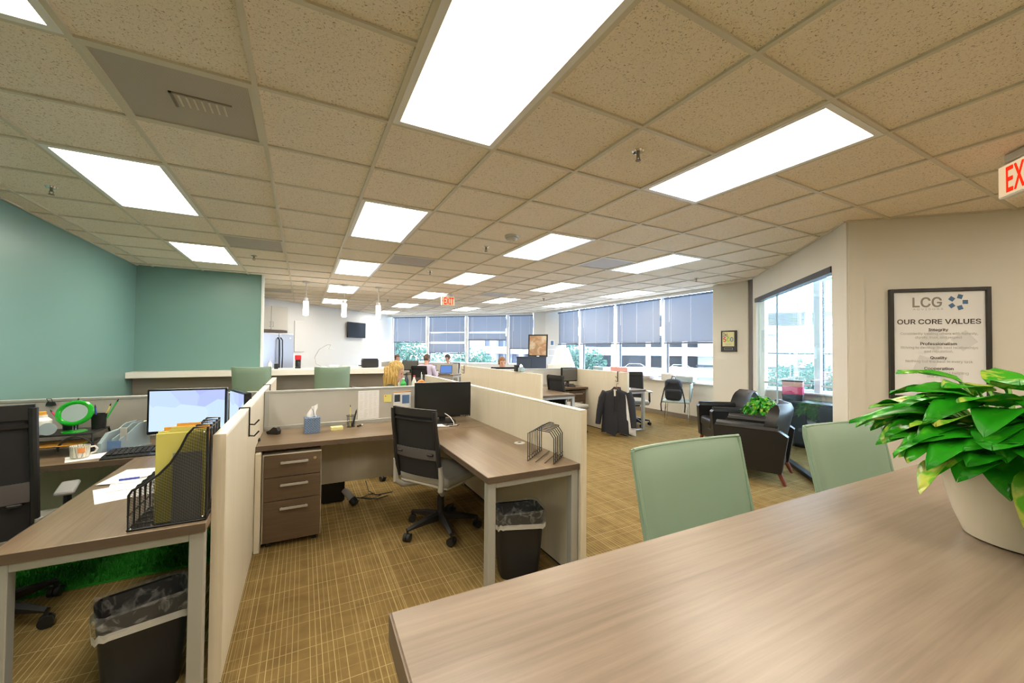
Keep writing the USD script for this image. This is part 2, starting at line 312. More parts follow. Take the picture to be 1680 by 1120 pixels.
M['print_pale'] = pm('print_pale_grey', (.46, .45, .43), .6)
M['print_ghost'] = pm('print_ghost_grey', (.70, .69, .68), .6)
M['print_blue'] = pm('print_blue', (.085, .18, .33), .6)
M['frame_black'] = pm('black_frame', (.022, .019, .016), .4)
M['gold_paper'] = pm('magazine_yellow', (.72, .66, .33), .5)
def leaf_mat(name, green, yellow, cut):
    n = {'tc': ('texture_coordinate', {}), 'n': ('noise_texture', {'scale': 22.0, 'detail': 4.0, 'distortion': 1.0}), 'r': ('rgb_ramp', {'ramp': [(cut, green), (cut + .12, yellow)]}),
         'p': ('principled_bsdf', {'roughness': .28, 'specular_ior_level': .5}), 't': ('translucent_bsdf', {}), 'm': ('mix_closure', {'fac': .3})}
    return usdkit.material(stage, L + name, n, [('tc.object', 'n.vector'), ('n.fac', 'r.fac'), ('r.color', 'p.base_color'), ('r.color', 't.color'), ('p.BSDF', 'm.closure1'), ('t.BSDF', 'm.closure2')], surface='m.closure')
M['leaf_a'] = leaf_mat('leaf_deep_green', (.02, .33, .008), (.07, .46, .015), .56)
M['leaf_b'] = leaf_mat('leaf_variegated', (.04, .42, .01), (.48, .62, .07), .52)
M['leaf_c'] = leaf_mat('leaf_yellow_green', (.14, .50, .015), (.58, .64, .11), .46)

def line_grid():
    """carpet: ochre ground with fine paler lines, irregular in both directions."""
    n = {'g': ('geometry', {}), 's': ('separate_xyz', {})}; l = [('g.position', 's.vector')]
    def lines(axis, pitch, width, p, seed):
        k = axis + str(seed)
        n.update({k + 'd': ('math', {'math_type': 'multiply_add', 'value2': 1 / pitch, 'value3': float(seed)}), k + 'f': ('math', {'math_type': 'floor'}), k + 'r': ('math', {'math_type': 'fraction'}),
                  k + 'w': ('white_noise_texture', {'dimensions': '1D'}), k + 'c': ('math', {'math_type': 'less_than', 'value2': width}), k + 'm': ('map_range', {'from_min': 1 - p, 'from_max': 1.0, 'to_min': 0.2, 'to_max': 1.0}), k + 'g': ('math', {'math_type': 'greater_than', 'value2': 1 - p}), k + 'x': ('math', {'math_type': 'multiply'}), k + 'y': ('math', {'math_type': 'multiply'})})
        l.extend([(f's.{axis}', k + 'd.value1'), (k + 'd.value', k + 'f.value1'), (k + 'd.value', k + 'r.value1'), (k + 'f.value', k + 'w.w'), (k + 'r.value', k + 'c.value1'), (k + 'w.value', k + 'm.value'), (k + 'w.value', k + 'g.value1'),
                  (k + 'c.value', k + 'x.value1'), (k + 'm.result', k + 'x.value2'), (k + 'x.value', k + 'y.value1'), (k + 'g.value', k + 'y.value2')])
        return k + 'y.value'
    a, b, c = lines('x', .0255, .15, .86, 11), lines('y', .070, .06, .85, 23), lines('x', .0132, .18, .25, 37)
    n.update({'mx': ('math', {'math_type': 'maximum'}), 'mx2': ('math', {'math_type': 'maximum'}), 'sc': ('math', {'math_type': 'multiply', 'value2': .72}), 'nz': ('noise_texture', {'scale': 9.0, 'detail': 3.0}), 'gr': ('noise_texture', {'scale': 420.0, 'detail': 1.0}),
              'r': ('rgb_ramp', {'ramp': [(.3, (.172, .113, .039)), (.7, (.23, .154, .056))]}), 'gm': ('mix_color', {'blend_type': 'multiply', 'fac': .5}), 'mixc': ('mix_color', {'b': (.50, .40, .19)}), 'p': ('principled_bsdf', {'roughness': .95, 'specular_ior_level': .1}), 'bp': ('bump', {'strength': .5, 'distance': .003})})
    l.extend([(a, 'mx.value1'), (b, 'mx.value2'), ('mx.value', 'mx2.value1'), (c, 'mx2.value2'), ('mx2.value', 'sc.value1'), ('g.position', 'nz.vector'), ('g.position', 'gr.vector'), ('nz.fac', 'r.fac'), ('r.color', 'gm.a'), ('gr.color', 'gm.b'), ('r.color', 'mixc.a'), ('sc.value', 'mixc.fac'), ('mixc.result', 'p.base_color'), ('gr.fac', 'bp.height'), ('bp.normal', 'p.normal')])
    return usdkit.material(stage, L + 'ochre_line_carpet', n, l, surface='p.BSDF')
M['carpet'] = line_grid()
# ================================================================ STRUCTURE
CE = 2.662; T = .6096; GX, GY = -.8286, 2.162
S2 = math.sqrt(.5)
floor_poly = [(-2.4, -3.7), (7.4, -3.7), (7.4, 10.9), (6.95, 11.6), (2.95, 15.6), (-2.4, 10.2)]
f = MB().prism(floor_poly, -.12, 0.0)
struct('floor', f, M['carpet'], 'ochre carpet woven with fine pale lines', smooth=False)
BX = lambda *a, **k: MB().box(*a, **k)
struct('wall_left', BX(-2.36, -2.235, -3.7, 10.2, 0, 2.8), M['teal'], 'long teal painted wall on the left')
w = thing('wall_teal_end', 'teal wall standing behind the white bar', None, kind='structure')
part(w, 'wall_panel', BX(-2.235, -.64, 7.86, 7.98, 0, 2.7), M['teal'], False)
part(w, 'end_trim', BX(-.64, -.605, 7.85, 7.99, .0, 2.662, .004), M['white'], label='white end trim')
struct('wall_near', BX(-2.4, 7.4, -3.72, -3.6, 0, 2.8), M['cream_wall'], 'cream wall behind the viewer')
# wall with the television runs at 45 degrees
tw = [(-2.36, 10.03), (-2.45, 10.12), (2.9, 15.47), (2.99, 15.38)]
struct('wall_kitchen', MB().prism(tw, 0, 2.8), M['white_wall'], 'pale diagonal wall that carries the television', smooth=False)
# poster wall and glass wall
struct('wall_poster', MB().prism([(4.448, 1.785), (6.5, -.267), (6.62, -.18), (4.533, 1.87)], 0, 2.7), M['cream_wall'], 'cream wall that carries the framed values poster', smooth=False)
struct('wall_near_right', BX(6.5, 6.62, -3.6, -.2, 0, 2.7), M['cream_wall'], 'cream wall beyond the right edge')
# glass office front: local x runs from far-left to near-right, local -y faces the room
GO = (6.63, 3.95, 0); GR = math.radians(225)
GL = 3.086                                       # length of the diagonal
wg = thing('wall_office', 'diagonal office front with a big glass pane under a cream header', None, GO, GR, kind='structure')
part(wg, 'header', BX(0, GL, 0, .12, 2.31, 2.70), M['cream_wall'], False)
part(wg, 'end_post', BX(0, .17, 0, .12, 0, 2.31), M['cream_wall'], False)
part(wg, 'corner_post', BX(GL - .33, GL, .0, .12, 0, 2.31), M['cream_wall'], False)
part(wg, 'head_channel', BX(.13, GL - .33, -.012, .08, 2.25, 2.315, .004), M['dark_metal'])
part(wg, 'floor_channel', BX(.17, GL - .33, .0, .08, 0, .045, .004), M['dark_metal'])
part(wg, 'glass_pane', BX(.17, 1.02, .035, .047, .045, 2.25), M['office_glass'], False)
part(wg, 'glass_pane', BX(1.028, GL - .33, .035, .047, .045, 2.25), M['office_glass'], False)
part(wg, 'joint', BX(1.019, 1.029, .032, .05, .045, 2.25), M['holder_blue'], False, label='pane joint')
# pilaster between the windows and the office
wp = thing('wall_pilaster', 'cream pilaster between windows and glass office, carrying the award plaque', None, kind='structure')
part(wp, 'body', MB().prism([(6.78, 4.13), (6.78, 4.785), (7.24, 4.785), (7.24, 4.06), (6.83, 4.06)], 0, 2.7), M['cream_wall'], False)
part(wp, 'reveal', MB().prism([(6.655, 3.985), (6.795, 4.125), (6.84, 4.06), (6.72, 3.94)], 0, 2.69), M['brown_reveal'], False, label='dark brown reveal strip')
part(wp, 'base', BX(6.768, 6.78, 4.13, 4.785, 0, .1), M['tan_base'], False)
# column in the far corner
struct('wall_column', MB().prism([(6.96, 11.62), (6.76, 11.26), (6.86, 10.72), (7.2, 10.3), (7.6, 10.6), (7.4, 11.9)], 0, 2.75), M['white_wall'], 'pale column in the far corner with papers taped on it', smooth=False)

# ---- facades
def window(n, loc, rz, x0, x1, sill, label):
    """loc/rz frame: local x along the wall, local y outwards; opening x0..x1."""
    w = thing(f'window_{n}', label, 'window', loc, rz, kind='structure')
    part(w, 'mullion', BX(x0 - .045, x0 + .045, -.03, .12, sill, 2.80, .006), M['trim'])
    part(w, 'bottom_rail', BX(x0 + .045, x1 - .045, .03, .10, sill, sill + .05, .004), M['trim'])
    part(w, 'top_rail', BX(x0 + .045, x1 - .045, .03, .10, 2.72, 2.80, .004), M['trim'])
    part(w, 'gasket', MB().box(x0 + .045, x0 + .06, .05, .09, sill + .05, 2.72).box(x1 - .06, x1 - .045, .05, .09, sill + .05, 2.72), M['dark_metal'], False, label='dark gasket')
    part(w, 'glass_pane', BX(x0 + .045, x1 - .045, .065, .073, sill + .04, 2.73), M['glass'], False)
    return w
def blind(loc, rz, x0, x1, top, bottom, label, mat='blind', tilt=66, gap=None, stop=None, cat='blind'):
    b = thing('window_blind', label, cat, loc, rz, 'grey window blinds' if mat == 'blind' else None)
    part(b, 'head_rail', BX(x0, x1, -.005, .045, top - .04, top, .004), M['blind_rail' if mat == 'blind' else 'white'])
    s = MB(); z = top - .055; t = math.radians(tilt); c, sn = math.cos(t) * .0125, math.sin(t) * .0125
    k = 0
    while z > bottom + .03:
        tt = t
        if gap and any(a < z < b_ for a, b_ in gap): c2, s2_ = .0105, .0066
        else: c2, s2_ = c, sn
        P = np.array([[[x0 + .01, .02 - c2, z + s2_], [x1 - .01, .02 - c2, z + s2_]], [[x0 + .01, .02 + c2, z - s2_], [x1 - .01, .02 + c2, z - s2_]]])
        s.slab(P, P + [0, 0, .0012]); z -= .0215; k += 1
    part(b, 'slat', s, M[mat], False, kind='stuff', label='thin horizontal slats')
    part(b, 'bottom_rail', BX(x0 + .005, x1 - .005, .0, .035, bottom, bottom + .032, .004), M['blind_rail' if mat == 'blind' else 'white'])
    for q in (.14, .5, .86):
        x = x0 + (x1 - x0) * q; part(b, 'ladder_cord', MB().bar((x, .003, top - .04), (x, .003, bottom + .01), .0035, 5), M['white'])
    x = x0 + .16; part(b, 'tilt_wand', MB().bar((x, -.015, top - .05), (x, -.012, (top - .55)), .006, 6), M['white'])
    return b
# far facade, along X + Y = 18.4
FO = (3.0, 15.4, 0); FR = math.radians(-45)
struct('wall_far', MB().box(-.15, 5.6, 0, .2, 0, .92).box(-.15, 5.6, .1, .25, 2.80, 3.0).box(-.25, -.03, -.02, .2, .9, 2.8), M['white_wall'], 'low pale wall under the far windows', FO, FR, False)
struct('trim_far', MB().box(-.2, 5.55, -.32, -.26, 2.60, 2.80).box(-.2, 5.55, -.32, .2, 2.80, 2.84), M['trim'], 'white blind pocket above the far windows', FO, FR, False)
fx = [0.0, 1.50, 3.06, 4.60, 5.56]
fb = [1.66, 1.27, 1.75, 1.45]
fl = ['first far window from the left, green trees outside', 'second far window from the left, its blind lowered most', 'third far window from the left, pale tower outside', 'fourth far window, partly behind the framed map']
fg = [None, [(2.02, 2.07), (1.62, 1.70)], [(2.0, 2.05)], None]
for k in range(4):
    window(k + 1, FO, FR, fx[k], fx[k + 1], .92, fl[k])
    blind((FO[0] - .06 * S2, FO[1] - .06 * S2, 0), FR, fx[k] + .06, fx[k + 1] - .06, 2.62, fb[k], ['grey blind in the leftmost far window, white wand at its right', 'grey blind lowered furthest of the far windows', 'grey blind in the third far window, lifted highest', 'narrow grey blind beside the far column, behind the framed map'][k], gap=fg[k])
# right facade X = 7.2
RO = (7.2, 10.82, 0); RR = math.radians(-90)
struct('wall_right', MB().box(-.6, 11.2, 0.0, .2, 0, .77).box(-.6, 11.2, .12, .3, 2.80, 3.0), M['cream_wall'], 'low cream wall under the right windows', RO, RR, False)
struct('trim_sill', MB().box(.25, 6.03, -.10, .05, .77, .80, .006).box(6.8, 11.2, -.08, .05, .77, .80, .006), M['trim'], 'white window sill along the right windows', RO, RR)
struct('trim_pocket', MB().box(-.6, 6.04, -.33, -.29, 2.60, 2.80).box(-.6, 11.2, -.33, .2, 2.80, 2.84).box(6.76, 11.2, -.2, -.16, 2.6, 2.8), M['trim'], 'white blind pocket above the right windows', RO, RR, False)
struct('baseboard_right', BX(.2, 6.03, -.014, 0, 0, .10, .003), M['tan_base'], 'tan vinyl base along the right wall', RO, RR)
rl = ['narrow window beside the far column', 'second right window from the column, garage outside', 'third right window from the column, garage outside', 'right window next to the pilaster, above the backpack chair', 'office window seen through the glass front', 'second office window, mostly hidden']
rb = ['narrow grey blind just right of the far column', 'grey blind in the second right window from the column', 'grey blind in the middle right window, above the jacket', 'grey blind above the chair with the backpack']
for k in range(6):
    window(5 + k, RO, RR, 1.51 * k, 1.51 * (k + 1), .79, rl[k])
    if k < 4: blind((7.2 - .07, 10.82, 0), RR, 1.51 * k + .06, 1.51 * (k + 1) - .06, 2.63, 1.60, rb[k])
blind((7.2 - .07, 10.82, 0), RR, 6.10, 7.49, 2.60, .90, 'open white blind behind the office glass', mat='blind_white', tilt=6)
blind((7.2 - .07, 10.82, 0), RR, 7.61, 9.0, 2.60, .90, 'open white blind at the office corner, mostly hidden', mat='blind_white', tilt=6)
struct('wall_office_end', BX(6.5, 7.4, -.3, -.18, 0, 2.8), M['cream_wall'], 'cream end wall of the glass office', smooth=False)

# ---- ceiling
main = Polygon([(-2.235, -3.6), (6.5, -3.6), (6.5, -.267), (4.448, 1.785), (6.63, 3.95), (6.78, 4.13), (6.87, 4.7), (6.87, 10.7), (6.76, 11.3), (6.8, 11.32), (2.94, 15.18), (2.9, 15.29), (-2.235, 10.155)])
office = Polygon([(4.53, 1.87), (6.62, -.18), (7.0, -.18), (7.0, 4.06), (6.8, 4.06)])
ce = thing('ceiling', 'suspended ceiling of tan fissured tiles in a metal grid', None, kind='structure')
part(ce, 'deck', MB().prism(floor_poly, 2.86, 2.95), M['white_wall'], False, label='slab above the tiles')
lights, vents = {}, [(0, 0), (0, 5), (3, 5), (7, 3), (7, 9), (0, 12), (6, 14)]
for ci, c in enumerate((-1, 2, 5, 8, 11)):
    for ri, r in enumerate((-6, -2, 2, 6, 10, 14, 18)):
        q = sbox(GX + c * T, GY + r * T, GX + (c + 1) * T, GY + (r + 2) * T)
        if main.contains(q.buffer(-.02)): lights[(c, r)] = (ci, ri)
taken = {(c, r) for c, r in lights} | {(c, r + 1) for c, r in lights} | set(vents)
rest = MB(); nt = 0
for i in range(-3, 14):
    for j in range(-10, 23):
        if (i, j) in taken: continue
        cell = sbox(GX + i * T + .003, GY + j * T + .003, GX + (i + 1) * T - .003, GY + (j + 1) * T - .003)
        for pl in (main, office):
            q = cell.intersection(pl)
            if q.is_empty or q.area < .002: continue
            for g in getattr(q, 'geoms', [q]):
                if g.geom_type != 'Polygon' or g.area < .002: continue
                m = MB().prism(g, CE + .006 + rnd.uniform(0, .0015), CE + .024)
                cx, cy = g.centroid.x, g.centroid.y
                seen = (cx * .467 + cy * .884) > .35 and nt < 298
                if seen: part(ce, 'tile', m, M['tile'], False); nt += 1
                else: rest.add(m.get())
part(ce, 'tile_field', rest, M['tile'], False, kind='stuff', label='ceiling tiles behind the viewer and furthest off')
from shapely.geometry import LineString
def tee(a, b):
    for pl in (main, office):
        q = LineString([a, b]).intersection(pl)
        for g in getattr(q, 'geoms', [q]):
            if g.is_empty or g.length < .05: continue
            (x0, y0), (x1, y1) = g.coords[0], g.coords[-1]
            part(ce, 'grid_bar', BX(min(x0, x1) - (.012 if x0 == x1 else 0), max(x0, x1) + (.012 if x0 == x1 else 0), min(y0, y1) - (.012 if y0 == y1 else 0), max(y0, y1) + (.012 if y0 == y1 else 0), CE - (.0036 if y0 == y1 else .0044), CE + .012), M['grid'], False)
LX = [(GX + c * T, GX + (c + 1) * T, GY + (r + 1) * T) for c, r in lights]
for i in range(-2, 14): tee((GX + i * T, -4), (GX + i * T, 16))
for j in range(-9, 22):
    y = GY + j * T; cuts = sorted((a, b) for a, b, yy in LX if abs(yy - y) < .01); x = -3.0
    for a, b in cuts + [(9.0, 9.0)]:
        tee((x, y), (a, y)); x = b
tm = MB()
for pl in (main,):
    co = list(pl.exterior.coords)
    for a, b in zip(co[:-1], co[1:]):
        d = math.dist(a, b)
        if d > .3: tm.box(0, d, 0, .02, CE - .004, CE + .012, T=TM([a[0], a[1], 0]) @ rot(math.atan2(b[1] - a[1], b[0] - a[0])))
part(ce, 'wall_angle', tm, M['grid'], False)
# troffers
colname = ['in the row along the teal wall', 'in the row ending at the pendants', 'in the middle row', 'in the row over the aisle', 'in the row beside the windows']
ordn = ['first', 'second', 'third', 'fourth', 'fifth', 'sixth', 'seventh']
def troffer(c, r, lab):
    t = thing('ceiling_light', lab, 'ceiling light', (GX + c * T, GY + r * T, CE), 0, 'recessed fluorescent ceiling lights')
    a, b = T, 2 * T
    part(t, 'frame', MB().box(.012, a - .012, .012, .045, -.006, .03).box(.012, a - .012, b - .045, b - .012, -.006, .03).box(.012, .045, .045, b - .045, -.006, .03).box(a - .045, a - .012, .045, b - .045, -.006, .03), M['white'], False)
    part(t, 'housing', MB().box(.02, a - .02, .02, b - .02, .10, .11).box(.02, .026, .02, b - .02, .03, .1).box(a - .026, a - .02, .02, b - .02, .03, .1), M['white'], False)
    part(t, 'lens', BX(.045, a - .045, .045, b - .045, .004, .010), M['lens'], False, label='lit prismatic lens')
    return t
cnt = {}
for (c, r), (ci, ri) in sorted(lights.items()):
    if r < -2: lab = f'lit ceiling light behind the viewer {colname[ci]}'
    else:
        k = cnt.get(c, 0); cnt[c] = k + 1
        lab = {(2, -2): 'biggest lit ceiling light, cut by the top edge of the picture', (-1, -2): 'lit ceiling light cut by the top left corner of the picture', (5, -2): 'large lit ceiling light above the green stools, right of the sprinkler', (8, -2): 'lit ceiling light half hidden behind the right exit sign'}.get((c, r), f'lit ceiling light {colname[ci]}, {ordn[k]} from the near end')
    troffer(c, r, lab)
vl = ['large perforated grey ceiling vent at the upper left', 'grey ceiling vent above the teal wall end', 'grey ceiling vent left of the middle lights', 'bluish ceiling vent touching a lit light on the right', 'faint ceiling vent among the far lights', 'ceiling vent above the kitchen cabinets', 'small faint ceiling vent furthest off']
for (i, j), lab in zip(vents, vl):
    t = thing('ceiling_vent', lab, 'vent', (GX + i * T, GY + j * T, CE), 0, 'perforated ceiling vents')
    part(t, 'frame', MB().box(.012, T - .012, .012, .03, -.003, .02).box(.012, T - .012, T - .03, T - .012, -.003, .02).box(.012, .03, .03, T - .03, -.003, .02).box(T - .03, T - .012, .03, T - .03, -.003, .02), M['grid'], False)
    part(t, 'face', BX(.03, T - .03, .03, T - .03, .003, .008), M['vent'], False)
    if (i, j) == (0, 0):
        for q in range(7): part(t, 'louvre', BX(.27 + .03 * q, .278 + .03 * q, .26, .36, .0, .004), M['grid'], False)
        part(t, 'collar', MB().box(.24, .49, .24, .252, -.0, .004).box(.24, .252, .24, .38, .0, .004), M['tan_base'], False)
def sprinkler(x, y, lab):
    t = thing('fire_sprinkler', lab, 'sprinkler', (x, y, CE), 0, 'ceiling sprinklers')
    part(t, 'escutcheon', MB().lathe([(0, -.006), (.03, -.004), (.038, .006), (0, .008)], 20), M['chrome'])
    part(t, 'body', MB().lathe([(0, -.03), (.010, -.03), (.010, 0), (0, 0)], 12).bar((.012, 0, -.028), (.008, 0, -.05), .003).bar((-.012, 0, -.028), (-.008, 0, -.05), .003), M['tan_base'])
    part(t, 'deflector', MB().lathe([(0, -.055), (.017, -.053), (.017, -.050), (0, -.049)], 12), M['tan_base'])
for x, y, lab in [(1.79, 1.76, 'nearest ceiling sprinkler, between the two big lights'), (-1.73, 4.32, 'dark ceiling sprinkler near the teal wall'), (-.6, 6.24, 'ceiling sprinkler above the teal wall end'), (1.9, 4.28, 'ceiling sprinkler just left of the round smoke detector'), (1.74, 6.07, 'small ceiling sprinkler right of the middle vent'), (1.84, 10.12, 'tiny sprinkler left of the far exit sign'), (5.82, 4.41, 'ceiling sprinkler near the pilaster'), (5.07, 7.99, 'tiny sprinkler among the rightmost far lights')]:
    sprinkler(x, y, lab)
t = thing('smoke_detector', 'round white smoke detector on the ceiling', 'smoke detector', (1.96, 3.74, CE))
part(t, 'base', MB().lathe([(0, -.02), (.072, -.018), (.075, .008), (0, .008)], 28), M['light_grey'])
part(t, 'cap', MB().lathe([(0, -.045), (.045, -.043), (.062, -.03), (.064, -.02), (0, -.02)], 28), M['light_grey'])
# ================================================================ WORKSTATIONS
def arc(c, r, a0, a1, n, plane='xz', y=0):
    o = []
    for k in range(n + 1):
        a = a0 + (a1 - a0) * k / n; p, q = c[0] + r * math.cos(a), c[1] + r * math.sin(a)
        o.append((p, y, q) if plane == 'xz' else (y, p, q) if plane == 'yz' else (p, q, y))
    return o
def rrect(x0, x1, y0, y1, r, n=4):
    o = []
    for cx, cy, a in ((x1 - r, y1 - r, 0), (x0 + r, y1 - r, PI / 2), (x0 + r, y0 + r, PI), (x1 - r, y0 + r, 1.5 * PI)):
        for k in range(n + 1): o.append((cx + r * math.cos(a + PI / 2 * k / n), cy + r * math.sin(a + PI / 2 * k / n)))
    return o
PT = 1.076
def partition(name_lab, x0, x1, y0, y1, z1=PT, top='panel_cream', group=None):
    t = thing('cubicle_partition', name_lab, 'partition', ((x0 + x1) / 2, (y0 + y1) / 2, 0), 0, group)
    a, b = (x1 - x0) / 2, (y1 - y0) / 2
    part(t, 'panel', BX(-a, a, -b, b, .015, z1 - .012, .003), M['panel_cream'])
    part(t, 'top_cap', BX(-a - .001, a + .001, -b - .001, b + .001, z1 - .012, z1, .003), M['bar_white'])
    long_y = b > a
    part(t, 'end_edge', (BX(-a - .001, a + .001, -b - .004, -b, .015, z1 - .001) if long_y else BX(-a - .004, -a, -b - .001, b + .001, .015, z1 - .001)), M['panel_edge'], False)
    part(t, 'foot_rail', BX(-a + .006, a - .006, -b + .006, b - .006, 0, .015), M['dark_metal'], False)
    return t
partition('tall cream partition end-on in front, between the two near desks', -.335, -.29, 2.105, 5.75)
partition('cream partition along the right side of the desk with the wire rack', 1.545, 1.585, 1.99, 5.6)
partition('long cream partition behind the empty desk, black hook at its left end', 3.20, 3.24, 5.12, 8.55)
partition('cream partition on which the dark suit jacket hangs', 4.84, 4.885, 5.0, 6.72)
def screen_panel(lab, x0, x1, y, z1=PT):
    t = thing('divider_screen', lab, 'partition', ((x0 + x1) / 2, y, 0)); a = (x1 - x0) / 2
    part(t, 'fabric_panel', BX(-a + .03, a - .03, -.016, .016, .76, z1 - .02, .003), M['panel_grey'])
    part(t, 'lower_panel', BX(-a + .02, a - .02, -.012, .012, .21, .70, .003), M['panel_cream'], label='cream modesty panel')
    part(t, 'top_rail', BX(-a, a, -.022, .022, z1 - .022, z1, .004), M['alu'])
    part(t, 'bottom_rail', BX(-a, a, -.024, .024, .735, .775, .004), M['alu'])
    for s in (-1, 1): part(t, 'post', BX(s * a - (.04 if s > 0 else 0), s * a + (.04 if s < 0 else 0), -.021, .021, 0, z1 - .02, .004), M['alu'])
    return t
screen_panel('grey divider screen behind the tissue box desk', -.288, 1.543, 4.0)
screen_panel('grey divider screen behind the lit blue monitor, below the teal wall', -2.23, -.337, 4.0)
screen_panel('far beige divider behind the dark chair and jacket desk', 3.245, 4.838, 6.66)

def loop_frame(t, x0, x1, y, h=.71, w=.05, foot=True, d=.05):
    part(t, 'leg_frame', MB().box(x0, x0 + w, y, y + d, 0, h, .003).box(x1 - w, x1, y, y + d, 0, h, .003).box(x0 + w, x1 - w, y, y + d, h - w + .012, h, .003).box(x0 + w, x1 - w, y, y + d, 0, .03, .003), M['frame_silver'])
def l_desk(lab, xa, xb, yb, yf, run_side, wing=.60, depth=.62, loc=(0, 0, 0), rz=0, leg=True, top='desk_x', simple=False):
    """back run along y = yb from xa to xb; wing on the right or left down to y = yf."""
    t = thing('l_shaped_desk', lab, 'desk', loc, rz)
    part(t, 'back_top', BX(xa, xb, yb - depth, yb, .705, .742, .003), M['desk_x'])
    wx0, wx1 = (xb - wing, xb) if run_side > 0 else (xa, xa + wing)
    part(t, 'wing_top', BX(wx0, wx1, yf, yb - depth - .001, .705, .742, .003), M['desk_y'])
    part(t, 'edge_band', MB().box(wx0 + .001, wx1 - .001, yf - .002, yf, .706, .741).box(wx0 - .002 if run_side > 0 else wx1, wx0 if run_side > 0 else wx1 + .002, yf, yb - depth, .706, .741).box(xa if run_side > 0 else xa + wing, xb - wing if run_side > 0 else xb, yb - depth - .002, yb - depth, .706, .741), M['desk_edge'], False)
    loop_frame(t, wx0 + .005, wx1 - .005, yf + .01)
    part(t, 'beam', MB().box(wx0 + .1, wx0 + .14, yf + .06, yb - .1, .66, .70).box(xa + .05, xb - .05, yb - .2, yb - .16, .66, .70), M['dark_metal'], False)
    return t
def pedestal(lab, loc, w=.385, d=.55, h=.67, rz=0):
    t = thing('drawer_pedestal', lab, 'drawer unit', loc, rz)      # front faces -y, origin at front left bottom
    part(t, 'body', BX(0, w, .02, d, .035, h, .003), M['panel_cream'])
    part(t, 'foot', MB().box(.03, .06, .05, .08, 0, .035).box(w - .06, w - .03, .05, .08, 0, .035).box(.03, .06, d - .08, d - .05, 0, .035).box(w - .06, w - .03, d - .08, d - .05, 0, .035), M['black'], False)
    zs = [(.045, .335), (.339, .505), (.509, h - .004)]
    for a, b in zs:
        dr = part(t, 'drawer', BX(.012, w - .004, 0, .02, a, b, .002), M['drawer'])
        part(dr, 'handle', MB().box(w * .30, w * .77, -.026, -.020, b - .062, b - .044, .002).box(w * .32, w * .34, -.022, 0, b - .058, b - .048).box(w * .73, w * .75, -.022, 0, b - .058, b - .048), M['silver'])
    part(t, 'lock', MB().add(trimesh.creation.cylinder(.011, .01, sections=16), TM([w - .045, -.002, h - .045]) @ RM(PI / 2, [1, 0, 0])), M['chrome'])
    return t
l_desk('L-shaped brown desk holding the tissue box and black monitor', -.288, 1.543, 3.972, 2.0, 1, wing=.63)
l_desk('L-shaped brown desk at the left with the mesh file sorter', -2.0, -.337, 3.972, 2.0, -1 if False else 1, wing=.60)
part_w = BX(-.288, -.252, 3.31, 3.93, 0.0, .70, .003)
solo('desk_side_panel', part_w, M['panel_cream'], 'narrow cream side panel left of the three-drawer unit', 'panel')
pedestal('brown three-drawer unit with silver handles under the empty desk', (-.248, 3.345, 0))
l_desk('brown desk in the far bay with a pulled-up dark chair', 3.245, 4.838, 6.63, 5.13, -1, wing=.62, depth=.6)
pedestal('far brown drawer unit under the desk with the grey monitor', (4.44, 6.08, 0))
l_desk('desk with silver frame right of the hanging jacket', 4.89, 6.3, 6.72, 5.22, -1, wing=.62, depth=.6)

